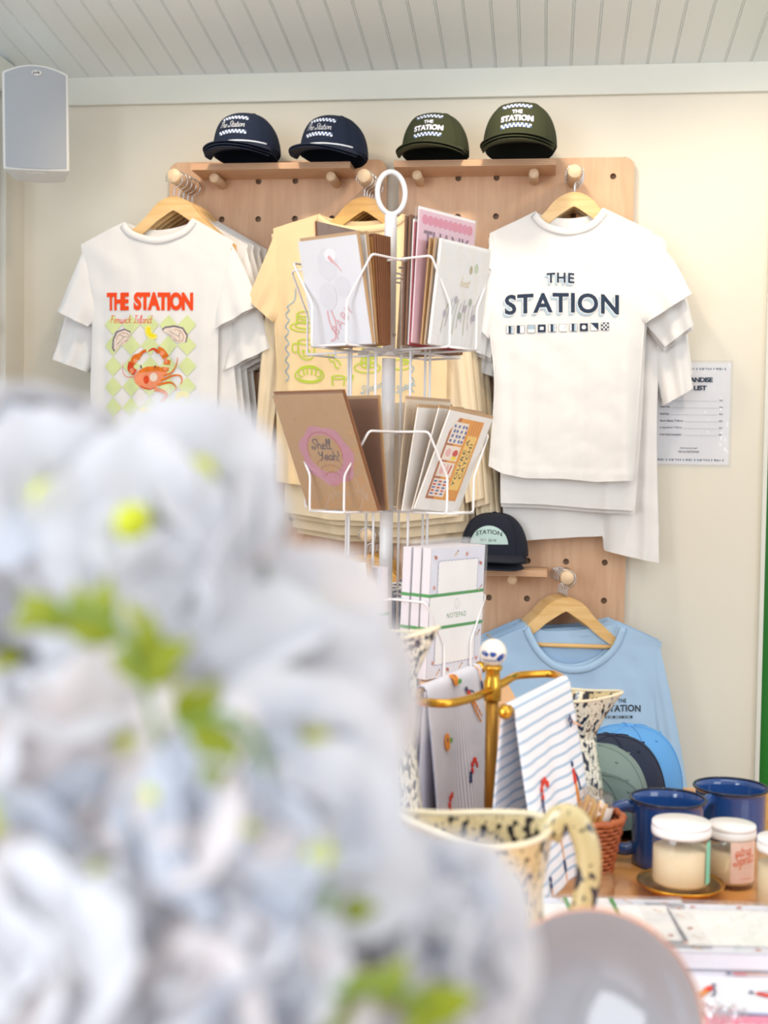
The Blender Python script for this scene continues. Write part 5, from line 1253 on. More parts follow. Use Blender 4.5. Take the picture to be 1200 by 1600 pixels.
# ================================================================== TEA TOWELS
M_tw1 = stripes('towel_blue_stripes', (246, 246, 252), (176, 200, 224), .0135, .0028, 'Z'); M_tw2 = stripes('towel_lilac_stripes', (244, 243, 250), (170, 174, 200), .0062, .0018, 'X')
M_tw3 = stripes('towel_edge_stripes', (238, 238, 246), (170, 174, 200), .0062, .0018, 'X')
T_or = mat('towel_orange', (238, 150, 60), .9); T_red = mat('towel_red', (226, 66, 50), .9); T_nv = mat('towel_navy', (52, 66, 110), .9); T_gr = mat('towel_green', (90, 168, 84), .9); T_sk = mat('towel_peach', (246, 196, 160), .9)
TWM = [T_or, T_red, T_nv, T_gr, T_sk]
def towel_art(a, pts, s=1.0):
    for i, (x_, y_, k, r_) in enumerate(pts):
        R = lambda p: (x_+(p[0]*math.cos(r_)-p[1]*math.sin(r_))*s, y_+(p[0]*math.sin(r_)+p[1]*math.cos(r_))*s)
        if k == 0:   # diver
            a.stroke([R(p) for p in ((0, .012), (-.004, -.006), (-.006, -.028))], .0034, 0, taper=True); a.stroke([R(p) for p in ((.002, .012), (.003, -.008), (.001, -.026))], .0030, 0, taper=True)
            a.poly([R(p) for p in ((-.004, .012), (.005, .012), (.004, .026), (-.002, .026))], 1); a.ell(*R((.001, .031)), .003*s, .003*s, 2, n=10); a.stroke([R(p) for p in ((.003, .024), (.010, .014), (.012, .0))], .0018, 2)
        elif k == 1:
            a.stroke([R(p) for p in ((0, .02), (.001, 0), (0, -.026))], .0030, 4, taper=True); a.ell(*R((0, -.008)), .0024*s, .006*s, 2, n=10)
            for q_ in range(4): a.ell(*R((.004*math.cos(q_*1.6), .026+.004*math.sin(q_*1.6))), .0016*s, .0026*s, 2, n=8)
        elif k == 2:
            for q_ in range(5): a.ell(*R((.010*math.cos(q_*.75), .010*math.sin(q_*.75))), .0028*s, .0036*s, 1, n=8)
            for q_ in range(3): a.ell(*R((-.014-.002*q_, -.004*q_)), .002*s, .0026*s, 2, n=8)
        else:
            a.ell(*R((0, 0)), .007*s, .010*s, 0); a.ell(*R((0, .003)), .002*s, .003*s, 2, n=8); a.ell(*R((.010, -.006)), .006*s, .003*s, 3, n=10)
    return a
def drape(name, lb, A, B, w_u, LF, LBk, out, m_, art=None, rod=.0052, uoff=0, flare=0.0, tilt=(0, 0), fold_amp=.004, rnd_=0, near_flare=0.0, label_parts=None):
    """cloth over a horizontal bar A->B; LF is the length hanging on the side of `out`, LBk on the other"""
    A = Vector(A); B = Vector(B); t = thing(name, lb, 'tea towel', A)
    d = (B-A); Lr = d.length; e = d.normalized(); o = Vector(out).normalized(); o = (o-e*o.dot(e)).normalized()
    r = rod+.0022; tot = LF+LBk+PI*r
    def f(u, v):
        s_ = v*tot; x_ = (u*w_u + uoff)
        if s_ < LF: k = LF-s_; p = o*(r+flare*k) - Vector((0, 0, k)); side = 1
        elif s_ < LF+PI*r: an = (s_-LF)/r; p = o*(r*math.cos(an)) + Vector((0, 0, r*math.sin(an))); k = 0; side = 0
        else: k = s_-LF-PI*r; p = -o*(r+flare*.5*k) - Vector((0, 0, k)); side = -1
        x2 = x_ + (k*(tilt[0] + (tilt[1]-tilt[0])*u))
        wv_ = fold_amp*min(1, k*8)*math.sin(x_*42+rnd_+k*5*side) + fold_amp*.5*min(1, k*8)*math.sin(x_*97+rnd_*2)
        return e*x2 + p + o*wv_*(1 if side >= 0 else -1)*.8
    m = MB(); m.grid(f, 48, 90, uvf=lambda u, v: (u*w_u, v*tot)); cl = m.build('cloth', m_, t, solid=.0014, fixn=False)
    if art:
        # artwork coordinates: u along the bar, v upwards from the lower front edge
        a = art
        po = a.build('printed_figures', TWM, cl, lambda u, v, w2: f(max(0, min(1, u/w_u)), max(0, v/tot)) + o*(.0014+w2), cell=.006, eps=.00008)
        join_into(cl, po)
    return t
S0 = Vector((bx, by, TZ))
A_ = S0+cR[4]; B_ = S0+cR[3]; e_ = (B_-A_).normalized(); outR = Vector((e_.y, -e_.x, 0))
Lr = (B_-A_).length
a = Art(); towel_art(a, [(.17, .20, 0, .1), (.10, .14, 1, .0), (.045, .10, 1, .3), (.06, .23, 2, .5), (.18, .08, 0, 2.), (.12, .05, 2, .2), (.02, .03, 3, 0), (.21, .28, 1, 1.2)], 1.25)
drape('tea_towel', 'white tea towel with blue stripes and swimmers on the right arm of the brass stand', A_+e_*.012, B_, Lr-.02, .335, .30, outR, M_tw1, a, flare=.16, tilt=(-.02, .10), fold_amp=.0035)
A2 = S0+cL[4]; B2 = S0+cL[5]; e2_ = (B2-A2).normalized(); outL = Vector((e2_.y, -e2_.x, 0)); L2 = (B2-A2).length
a = Art(); towel_art(a, [(.13, .15, 2, .2), (.10, .06, 3, 0), (.06, .12, 2, 1.5), (.15, .23, 0, .8), (.05, .20, 3, .5), (.18, .26, 1, .2), (.09, .275, 3, .0)], 1.1)
drape('tea_towel', 'white tea towel with fine lilac stripes on the left arm of the brass stand', A2+e2_*.016, B2, L2-.03, .27, .25, outL, M_tw2, a, flare=.10, tilt=(-.05, .03), fold_amp=.005, rnd_=1.3)
for k in range(2):
    drape('tea_towel', ('folded striped tea towel beneath the lilac striped one', 'innermost folded tea towel on the left arm of the brass stand')[k], A2+e2_*(.012-.0)+Vector((0, 0, -.0018*(k+1))), B2, L2-.035, .262-.01*k, .27+.01*k, outL, (M_tw3, cloth('towel_grey', (120, 122, 148)))[k], None, flare=(-.0, -.02)[k], tilt=(-.16-.10*k, .02), fold_amp=.004, rnd_=2+k, rod=.0036-.0018*k)

# ================================================================== SPECKLED PITCHERS
M_spk = speckle('speckled_glaze', (224, 204, 158), (26, 28, 40), 100, .47, (1, 1, .6)); M_spk2 = speckle('speckled_glaze_pale', (238, 234, 216), (30, 42, 60), 150, .48, (1, 1, .6))
M_rimw = mat('glaze_rim', (238, 226, 196), .1)
def pitcher(lb, loc, prof, h, spout_az, spout_out, spout_up, m_, handle=None, wave=.0, lip=.0035, m_rim=None, in_spk=None, m_h=None):
    t = thing('speckled_pitcher', lb, 'pitcher', loc)
    pr = crom([(r, z, 0) for r, z in prof], 6)
    def dfm(p, a_, r, z):
        da = (a_-spout_az+PI) % (2*PI) - PI; k = max(0, (z/h-.55)/.45)**1.8; g = math.exp(-(da/.55)**2)
        q_ = Vector((p.x, p.y, p.z)); q_ += Vector((math.cos(spout_az), math.sin(spout_az), 0))*spout_out*k*g
        q_.z += k*(spout_up*g + wave*math.cos(2*(a_-spout_az))); return q_
    m = MB(); m.lathe([(p.x, p.y) for p in pr], 72, fn=dfm); m.build('body', m_, t, fixn=True)
    m = MB(); pi_ = [(max(.001, p.x-lip), p.y) for p in pr if p.y > .006]; m.lathe([(0, .008)]+pi_, 72, fn=dfm); m.build('inside', in_spk or m_, t)
    rt = pr[-1].x-lip/2; m = MB(); m.tube([dfm(Vector((rt*math.cos(2*PI*k/72), rt*math.sin(2*PI*k/72), h)), 2*PI*k/72, rt, h) for k in range(72)], lip*.75, 8, closed=True); m.build('rim', m_rim or M_rimw, t)
    if handle:
        m = MB(); c_ = crom(handle, 6); n = len(c_); m.tube(c_, [(.0065+.0*i, .0125-.003*(i/n)) for i in range(n)], 14, flat=(0, 0, 1) if False else None); m.build('handle', m_h or m_, t)
    return t
# front pitcher
pc = PD(768, 1290, 1.12); hj = pc.z-TZ
hz = lambda px, py, d: PD(px, py, d)-Vector((pc.x, pc.y, TZ))
az_r = math.atan2(hz(905, 1330, 1.10).y, hz(905, 1330, 1.10).x)
cA = Vector((math.cos(az_r), math.sin(az_r), 0))
Hd = [cA*.050+Vector((0, 0, hj-.004)), cA*.060+Vector((0, 0, hj+.012)), cA*.074+Vector((0, 0, hj+.010)), cA*.084+Vector((0, 0, hj-.014)), cA*.084+Vector((0, 0, hj-.045)), cA*.076+Vector((0, 0, hj-.080)), cA*.062+Vector((0, 0, hj-.105)), cA*.052+Vector((0, 0, hj-.112))]
M_tan = speckle('speckled_handle', (200, 184, 136), (40, 44, 60), 60, .42)
pitcher('cream pitcher with black speckles and white lip, large, in front of the towel stand', (pc.x, pc.y, TZ),
    [(0, 0), (.040, 0), (.047, .004), (.056, .030), (.060, .065), (.055, .105), (.047, .140), (.047, .165), (.054, hj)], hj, PI+.25, .030, .010, M_spk, Hd, wave=.003, lip=.0042, m_h=M_tan)
# tall pitcher half hidden by the flowers
p2 = PD(590, 1100, 1.42); h2p = PD(640, 992, 1.42).z-TZ
pitcher('tall speckled pitcher with flared spout, half hidden behind the flowers', (p2.x, p2.y, TZ),
    [(0, 0), (.045, 0), (.050, .004), (.056, .06), (.052, .14), (.036, h2p-.07), (.033, h2p-.045), (.044, h2p)], h2p, -.15, .026, .012, M_spk2, None, lip=.003)
p3 = PD(882, 1160, 1.78); h3p = PD(915, 1086, 1.78).z-TZ
pitcher('speckled pitcher with wide spout standing behind the blue striped towel', (p3.x, p3.y, TZ),
    [(0, 0), (.040, 0), (.050, .01), (.056, .06), (.050, .11), (.040, h3p-.062), (.038, h3p-.05), (.050, h3p)], h3p, .1, .030, .006, M_spk2, None, lip=.003, in_spk=M_spk)
# speckled strip low down next to the plate
p4 = PD(776, 1560, .98)
# ================================================================== KRAFT BOXES + NAVY CAPS BEHIND THE STAND
M_box = mat('kraft_box', (222, 176, 132), .7, noise_amt=.03)
for (x0, x1, y_, d_b, dd, lb) in ((700, 800, 1096, 1.95, .16, 'kraft box in front, behind the pole of the brass stand'), (650, 742, 1066, 2.0, .12, 'kraft box under the lower notepads beside the card rack')):
    A3 = PD(x0, y_, d_b); B3 = PD(x1, y_, d_b); w3_ = (B3-A3).length; hb = A3.z-TZ
    t = thing('kraft_box', lb, 'box', ((A3.x+B3.x)/2, (A3.y+B3.y)/2+dd/2, TZ), 'kraft boxes behind the brass stand', rot=(0, 0, YAW))
    m = MB(); m.box((0, 0, (hb-.02)/2), (w3_-.004, dd-.004, hb-.02)); m.build('box_base', M_box, t, bevel=.001)
    m = MB(); m.box((0, 0, hb-.014), (w3_, dd, .028)); m.build('lid', M_box, t, bevel=.001)

# ================================================================== SOFT CAPS ON THE TABLE
M_sage = cloth('sage_washed', (126, 146, 142)); M_sagei = mat('sage_inside', (44, 66, 64), .9); M_sky = cloth('cornflower_washed', (96, 162, 224)); M_nvw = cloth('navy_washed', (34, 44, 68)); M_dgr = cloth('slate_washed', (96, 116, 116))
def dadcap(lb, mc, mi_, p, rz, rx=0, ry=0):
    t = thing('baseball_cap', lb, 'cap', p, 'soft washed caps on the table', rot=(rx, ry, rz)); cap_mesh_parts(t, mc, mi_, H=.092, ax=.084, ay=.096, soft=True, opening=True, brim_drop=.02); return t
def cp(px, py, d, dz=.02): q_ = PD(px, py, d); return Vector((q_.x, q_.y, TZ+dz))
bk = math.radians(196)
dadcap('cornflower blue soft cap, rearmost of the row beside the mugs', M_sky, M_nvw, cp(983, 1200, 2.10, .010), bk)
dadcap('navy soft cap between the blue one and the sage one', M_nvw, M_navy_in, cp(955, 1200, 2.03, .008), bk)
dadcap('sage green soft cap with strap opening, in front of the navy one', M_sage, M_sagei, cp(928, 1200, 1.96, .008), math.radians(186))
dadcap('slate green soft cap at the front beside the match bottle', M_dgr, M_sagei, cp(930, 1230, 1.87, -.016), math.radians(205), rx=math.radians(0))

# ================================================================== MUGS
M_mug = mat('mug_blue', (34, 74, 138), .12, noise_amt=.10, noise_scale=260, **{'Coat Weight': .6}); M_mugrim = mat('mug_rim', (24, 34, 58), .2)
def mug(lb, px, pyr, wpx, d, haz, hh_=None):
    rim = PD(px, pyr, d); R = wpx/2*d/FPX; H = rim.z-TZ
    t = thing('enamel_mug', lb, 'mug', (rim.x, rim.y, TZ), 'cobalt mugs on the table')
    pr = crom([(0, .003, 0), (R*.80, .0, 0), (R*.91, .004, 0), (R*.93, .012, 0), (R*.93, H*.5, 0), (R*.93, H*.86, 0), (R*.95, H*.93, 0), (R, H-.002, 0)], 5)
    m = MB(); m.lathe([(p.x, max(0, p.y)) for p in pr], 64); m.build('body', M_mug, t)
    m = MB(); m.lathe([(0, .012), (R*.80, .012), (R*.86, .018), (R*.885, H*.86), (R*.91, H*.93), (R*.96, H-.0018)], 64); m.build('inside', M_mug, t)
    m = MB(); m.tube([(R*.98*math.cos(k*PI/32), R*.98*math.sin(k*PI/32), H-.001) for k in range(64)], .0019, 8, closed=True); m.build('rim', M_mugrim, t)
    c_ = Vector((math.cos(haz), math.sin(haz), 0)); zz = lambda r_, z_: c_*r_+Vector((0, 0, z_))
    hp = crom([zz(R*.88, H*.84), zz(R*1.18, H*.86), zz(R*1.52, H*.74), zz(R*1.60, H*.50), zz(R*1.42, H*.27), zz(R*1.12, H*.20), zz(R*.9, H*.24)], 6)
    m = MB(); m.tube(hp, [(.0062, .0085)]*len(hp), 14); m.build('handle', M_mug, t); return t
mug('cobalt blue camp mug with its handle to the left, behind the candle jars', 1044, 1246, 118, 1.70, PI+.10)
mug('cobalt blue camp mug at the table edge, farther back and to the right', 1142, 1228, 115, 1.84, PI+.9)

# ================================================================== CANDLES + DISH
M_wax = mat('candle_wax', (232, 208, 172), .45, noise_amt=.02, **{'Subsurface Weight': .25, 'Subsurface Radius': (.02, .012, .006)})
M_gl = film('jar_glass', (.97, .985, .98), gloss=.10, milk=.02); M_lid = mat('lid_white', (248, 246, 246), .35)
M_mint = mat('label_mint', (140, 222, 196), .5); M_pkl = mat('label_pink', (250, 218, 204), .5); M_corl = mat('ink_coral', (236, 130, 96), .6)
def candle(lb, px, pyt, wpx, d, base_z, lab=None, laz=0, text=None):
    c_ = PD(px, pyt, d); R = wpx/2*d/FPX; H = c_.z-base_z
    t = thing('candle_jar', lb, 'candle', (c_.x, c_.y, base_z), 'candles in glass jars on the table')
    lh = .0165
    m = MB(); m.lathe([(0, 0), (R*.88, 0), (R*.955, .004), (R*.97, .01), (R*.97, H-lh-.006), (R*.93, H-lh)], 64); m.build('glass_jar', M_gl, t)
    m = MB(); m.lathe([(0, .006), (R*.88, .006), (R*.925, .010), (R*.925, H-lh-.016), (0, H-lh-.016)], 64); m.build('wax', M_wax, t)
    m = MB(); m.lathe([(0, H-.0005), (R*.965, H-.0005), (R*.99, H-.002), (R*.985, H-.006), (R*.97, H-.0065), (R, H-.0075), (R, H-lh+.003), (R*.98, H-lh), (R*.90, H-lh)], 64); m.build('screw_lid', M_lid, t)
    if lab:
        a0, a1, z0, z1 = laz; rl = R*.975
        m = MB(); m.grid(lambda u, v: Vector((rl*math.cos(a0+(a1-a0)*u), rl*math.sin(a0+(a1-a0)*u), z0+(z1-z0)*v)), 24, 2); l_ = m.build('paper_label', lab, t)
        if text:
            a = Art(); W_ = rl*(a1-a0); a.script('citrus', W_*.14, (z1-z0)*.60, W_*.60, .0125, .0011, 0, slant=.25, rot=.16); a.script('Spritz', W_*.10, (z1-z0)*.40, W_*.72, .0140, .0011, 0, slant=.25, rot=.20)
            a.rect(W_*.3, (z1-z0)*.12, W_*.7, (z1-z0)*.13, 0)
            a.build('label_lettering', [M_corl], l_, lambda u, v, w2: Vector(((rl+.0004+w2)*math.cos(a0+u/rl), (rl+.0004+w2)*math.sin(a0+u/rl), z0+v)), cell=.004)
    return t
dz_ = .011
va = -PI/2   # towards the camera
cA_ = PD(1065, 1282, 1.575)
candle('cream candle jar with white lid and thin mint label, on the brass dish', 1065, 1282, 92, 1.575, TZ+dz_, M_mint, (va+.92, va+1.35, .010, .062))
candle('candle jar with pink citrus spritz label and white lid', 1144, 1286, 74, 1.62, TZ, M_pkl, (va-.18, va+1.15, .010, .066), text=True)
candle('candle jar cut off by the right edge of the frame', 1224, 1308, 80, 1.53, TZ)
M_dish = mat('dish_bronze', (226, 178, 100), .35, 1.0, noise_amt=.2, noise_scale=60)
t = thing('brass_dish', 'small antique brass dish under the cream candle', 'dish', (cA_.x, cA_.y, TZ))
m = MB(); m.lathe([(0, .004), (.022, .004), (.030, .0), (.034, .002), (.040, .008), (.050, .014), (.053, .0165), (.0515, .0172), (.047, .0145), (.038, .0105), (.034, .0095), (0, .0095)], 64); m.build('dish_bowl', M_dish, t)
m = MB(); m.tube([(.0525*math.cos(k*PI/32), .0525*math.sin(k*PI/32), .017) for k in range(64)], .0012, 6, closed=True); m.build('rim', M_brass, t)

# ================================================================== RATTAN BASKET, MATCH BOTTLE
def rattan():
    m = wood('rattan', (150, 72, 36), (196, 108, 60), 'X', 8, .5, 3); nt = m.node_tree; b = nt.nodes['Principled BSDF']
    return m
M_rat = rattan()
q_ = PD(918, 1290, 1.62); R0 = .042
t = thing('rattan_basket', 'small tapered woven rattan basket beside the blue mug', 'basket', (q_.x, q_.y, TZ))
hbk = .085
m = MB(); m.lathe([(.026, .004), (.030, .03), (.038, .065), (R0, hbk)], 48); m.lathe([(0, .005), (.026, .005)], 48); m.build('lining', mat('rattan_dark', (96, 48, 28), .7), t)
m = MB()
for j in range(15):
    z_ = .004+j*(hbk-.006)/14; r_ = .0265+(R0-.0265)*(z_/hbk)**1.2
    m.tube([((r_+.0022+.0018*math.sin(k*PI/2+j*PI))*math.cos(2*PI*k/64), (r_+.0022+.0018*math.sin(k*PI/2+j*PI))*math.sin(2*PI*k/64), z_) for k in range(64)], .0023, 6, closed=True)
m.build('woven_wall', M_rat, t)
m = MB(); m.tube([((R0+.002)*math.cos(k*PI/16)+.0012*math.cos(k*2.1), (R0+.002)*math.sin(k*PI/16), hbk+.0015*math.sin(k*2.5)) for k in range(32)], .0042, 8, closed=True); m.build('braided_rim', M_rat, t)
M_amb = film('bottle_glass', (.88, .86, .84), gloss=.25, milk=.02)
pA = PD(926, 1262, 1.60); pB = PD(960, 1238, 1.66)
t = thing('match_bottle', 'glass bottle of gold matches with a pale label, leaning in the basket', 'bottle', (q_.x, q_.y, TZ+.03))
lo = Vector((-.012, .0, .0)); hi = Vector((.016, .01, .095)); ax = (hi-lo).normalized(); Rq = ax.to_track_quat('Z', 'Y').to_matrix()
m = MB(); m.lathe([(0, 0), (.022, 0), (.024, .004), (.024, .080), (.020, .088), (.017, .090)], 40, lo, rot=Rq); m.build('glass', M_amb, t)
M_match = mat('match_gold', (232, 180, 90), .5); 
for k in range(14):
    an = k*2.4; rr = .019*math.sqrt((k+.5)/14); mm = MB(); s0 = lo+Rq@Vector((rr*math.cos(an), rr*math.sin(an), .003)); s1 = lo+Rq@Vector((rr*math.cos(an), rr*math.sin(an), .074+.004*math.sin(k))); mm.tube([s0, s1], .0030, 6); mm.build('match_stick', M_match, t)
m = MB(); m.grid(lambda u, v: lo+Rq@Vector((.0246*math.cos(-2.9+1.5*u), .0246*math.sin(-2.9+1.5*u), .03+.045*v)), 16, 2); m.build('paper_label', mat('label_cream', (244, 232, 220), .6), t)

# ================================================================== FLAT NOTEPADS, FOLDED TOWEL, PACKET
def flatpad(lb, px, py, rz, z0, band=True):
    p_ = PZ(px, py, z0); t = dup(n0, (p_.x, p_.y, z0+.0005), lb, 'notepads lying flat on the table', skip=() if band else ('paper_band',), rot=(-PI/2, 0, rz)); return t
gF = 'notepads lying flat on the table'
def lay_pad(x0, y0, rz, z0, lb, skip=()):
    """x0,y0 = near left corner of the pad on the table"""
    # pad local: x width, z length, -y = face; turn so the face looks up
    R = Matrix.Rotation(rz, 4, 'Z') @ Matrix.Rotation(-PI/2, 4, 'X')
    if skip: t = notepad(lb, band=False); t['group'] = gF
    else: t = dup(n0, None, lb, gF)
    off = R @ Vector((0, 0.0, 0, 1))
    t.rotation_euler = R.to_euler(); t.location = (x0, y0, z0); return t
# pads: long side to the right, seen with the foot at the right end
cn = PZ(905, 1400, TZ+.036)
P1 = PZ(1000, 1445, TZ+.018)
for k in range(2):
    c_ = PZ(1082, 1443, TZ+.036)
    lay_pad(c_.x+.004*k, c_.y+.003*k, math.radians(97+6*0), TZ+.0005+.0185*k, ('lower notepad of the flat pair behind the glass plate', 'upper notepad with green band in the flat pair behind the glass plate')[k])
M_beach = PADM
for k in range(2):
    c_ = PZ(1335, 1455, TZ+.036)
    lay_pad(c_.x-.004*k, c_.y, math.radians(95), TZ+.0005+.0185*k, ('lower of the flat notepads by the right edge in front of the candles', 'upper flat notepad in cellophane by the right edge in front of the candles')[k], skip=('paper_band',))
c_ = PZ(1160, 1545, TZ+.012)
t = thing('folded_tea_towel', 'folded striped tea towel with small bathers lying at the front right of the table', 'tea towel', (c_.x, c_.y, TZ), rot=(0, 0, math.radians(4)))
m = MB(); tw, td = .26, .115
for k in range(4):
    m.grid(lambda u, v: Vector(((u-.5)*tw, (v-.5)*td, .0035+.0035*k+.0012*math.sin(u*9+k)*math.sin(v*5))), 24, 10, uvf=lambda u, v: (u*tw, v*td*1.6))
    m.grid(lambda u, v: Vector(((u-.5)*tw, -td/2-.0018*math.sin(PI*v), .0035*(k+v)+.0012*math.sin(u*9+k)*math.sin(0))), 24, 4, uvf=lambda u, v: (u*tw, 0))
fc_ = m.build('folded_cloth', stripes('towel_flat_stripes', (246, 246, 252), (186, 196, 222), .0095, .0020, 'Z'), t, weld=False, fixn=False)
a = Art(); towel_art(a, [(-.09, .02, 0, 2.8), (-.045, -.025, 0, -.6), (.02, .03, 0, 1.7), (.03, -.03, 0, 1.2), (.09, .01, 0, .5), (-.07, .045, 2, 0)], .9)
join_into(fc_, a.build('printed_figures', TWM, t, lambda u, v, w2: Vector((u, v, .0155+w2)), cell=0, eps=.00008))
c_ = PZ(1190, 1600, TZ+.02)
t = thing('pink_packet', 'glossy pink packet with white script at the front right table corner', 'packet', (c_.x, c_.y-.02, TZ), rot=(0, 0, math.radians(6)))
M_pk = mat('packet_pink', (246, 120, 160), .3, noise_amt=.08, noise_scale=20)
m = MB(); m.grid(lambda u, v: Vector(((u-.5)*.17, (v-.5)*.11, .012+.010*math.sin(PI*u)*math.sin(PI*v))), 24, 16); m.grid(lambda u, v: Vector(((u-.5)*.17, (v-.5)*.11, .012-.0115*math.sin(PI*u)**.5*math.sin(PI*v)**.5)), 24, 16); m.build('wrapper', M_pk, t)
a = Art(); a.script('beach', -.06, .0, .09, .03, .002, 0); 
a.build('script_lettering', [M_cardw], t, lambda u, v, w2: Vector((u, v, .0125+w2+.010*math.sin(PI*(u/.17+.5))*math.sin(PI*(v/.11+.5)))), cell=.006)
c_ = PZ(1100, 1580, TZ+.02)
t = thing('cellophane_bag', 'crumpled clear cellophane bag next to the pink packet', 'bag', (c_.x, c_.y-.01, TZ+.001))
m = MB(); m.grid(lambda u, v: Vector(((u-.5)*.09, (v-.5)*.09, .006+.020*abs(NZ((u*3, v*3, 1), 3))+.012*math.sin(PI*u)*math.sin(PI*v))), 30, 30); m.grid(lambda u, v: Vector(((u-.5)*.09, (v-.5)*.09, .001)), 2, 2); o_ = m.build('crumpled_film', M_film2, t)
for f_ in o_.data.polygons: f_.use_smooth = False

# ================================================================== GLASS PLATE ON A STAND
M_plate = mat('smoky_glass', (158, 158, 165), .14, noise_amt=.12, noise_scale=14, **{'Coat Weight': .8, 'Transmission Weight': .08, 'IOR': 1.3}); M_rose = mat('rose_gold', (226, 156, 118), .25, 1.0)
pp_ = PD(928, 1600, .80); Rp = .0685
dirc = (CAM-pp_).normalized(); dirc = (dirc + Vector((-.28, 0, -.05))).normalized(); Rq = dirc.to_track_quat('Z', 'Y').to_matrix()
t = thing('glass_plate', 'smoky glass plate with rose gold rim propped upright at the bottom of the view', 'plate', pp_)
m = MB(); pr = crom([(0, -.024, 0), (.018, -.0232, 0), (.034, -.019, 0), (.048, -.011, 0), (.060, -.002, 0), (Rp, .004, 0)], 5)
m.lathe([(p.x, p.y) for p in pr]+[(p.x, p.y-.004) for p in reversed(pr)], 96, rot=Rq); m.lathe([(.024, -.0245), (.024, -.030), (.028, -.030), (.030, -.0235)], 64, rot=Rq); m.build('dish', M_plate, t)
m = MB(); m.tube([Rq@Vector((Rp*math.cos(k*PI/48), Rp*math.sin(k*PI/48), .0025)) for k in range(96)], .0013, 8, closed=True); m.build('gold_rim', M_rose, t)
low_ = min((Rq@Vector((Rp*math.cos(k*PI/48), Rp*math.sin(k*PI/48), 0))).z for k in range(96))
zb2 = pp_.z+low_-TZ-.003
t = thing('plate_easel', 'small wooden easel holding the smoky glass plate, below the frame', 'easel', (pp_.x, pp_.y, TZ), rot=(0, 0, math.atan2(dirc.y, dirc.x)+PI/2))
m = MB(); m.box((0, 0, .006), (.07, .08, .012)); m.box((0, .012, zb2/2), (.012, .012, zb2)); m.box((0, -.0, zb2-.004), (.05, .04, .008)); m.build('stand_frame', M_walnut, t, bevel=.001)

# ================================================================== WHITE BLOSSOMS
def petal_mat(n, c):
    m = mat(n, c, .55, noise_amt=.03, noise_scale=30); nt = m.node_tree; b = nt.nodes['Principled BSDF']
    tr = nt.nodes.new('ShaderNodeBsdfTranslucent'); tr.inputs[0].default_value = lin(c); mx = nt.nodes.new('ShaderNodeMixShader'); mx.inputs[0].default_value = .35
    out = [x_ for x_ in nt.nodes if x_.type == 'OUTPUT_MATERIAL'][0]
    nt.links.new(b.outputs[0], mx.inputs[1]); nt.links.new(tr.outputs[0], mx.inputs[2]); nt.links.new(mx.outputs[0], out.inputs[0]); return m
M_pet = petal_mat('petal_white', (228, 228, 233)); M_pet2 = petal_mat('petal_bluish', (210, 215, 226)); M_pet3 = petal_mat('petal_blush', (232, 224, 224))
M_cen = mat('flower_centre', (200, 206, 30), .6); M_leaf = mat('leaf_green', (134, 144, 6), .5, noise_amt=.2, noise_scale=60); M_stem = mat('stem_green', (110, 140, 60), .6)
def floret_meshes(mp, seed):
    r_ = random.Random(seed); m = MB()
    for k in range(4):
        a0 = k*PI/2+r_.uniform(-.12, .12); L_ = .026*r_.uniform(.92, 1.08); W_ = .0155; cup = r_.uniform(.25, .5)
        def f(u, v):
            s_ = v; w_ = W_*math.sin(PI*min(1, .12+.80*s_)**.9)**.7*(2*u-1)*(1.12 if s_ > .1 else 1)
            x_ = .002+L_*s_; z_ = cup*.012*math.sin(PI*s_*.55) - .004*s_*s_ + .10*abs(w_)*cup + .0008*math.sin(u*9+k)
            return Vector((x_*math.cos(a0)-w_*math.sin(a0), x_*math.sin(a0)+w_*math.cos(a0), z_+.0008*(k % 2)))
        m.grid(f, 8, 8)
    o = m.build('floret', mp, None, fixn=False); me = o.data; bpy.data.objects.remove(o)
    c_ = MB(); c_.sphere((0, 0, .003), .0042, 6); c_.build('floret_centre', M_cen, None); co = bpy.data.objects['floret_centre']; cm_ = co.data; bpy.data.objects.remove(co)
    return me, cm_
FM = [floret_meshes(M_pet, 1), floret_meshes(M_pet2, 2), floret_meshes(M_pet3, 3), floret_meshes(M_pet, 4)]
def leafmesh():
    m = MB(); m.grid(lambda u, v: Vector((.034*v, .0085*math.sin(PI*v**.8)*(2*u-1), .003*math.sin(PI*v)-.002*abs(2*u-1))), 6, 10); o = m.build('leaf', M_leaf, None, fixn=False); me = o.data; bpy.data.objects.remove(o); return me
LM = leafmesh()
VASE = Vector((-.10, .44, TZ))
def addmesh(nm, me, parent, loc, q_, sc): o = bpy.data.objects.new(nm, me); C.objects.link(o); o.parent = parent; o.location = loc; o.rotation_mode = 'QUATERNION'; o.rotation_quaternion = q_; o.scale = (sc, sc, sc); return o
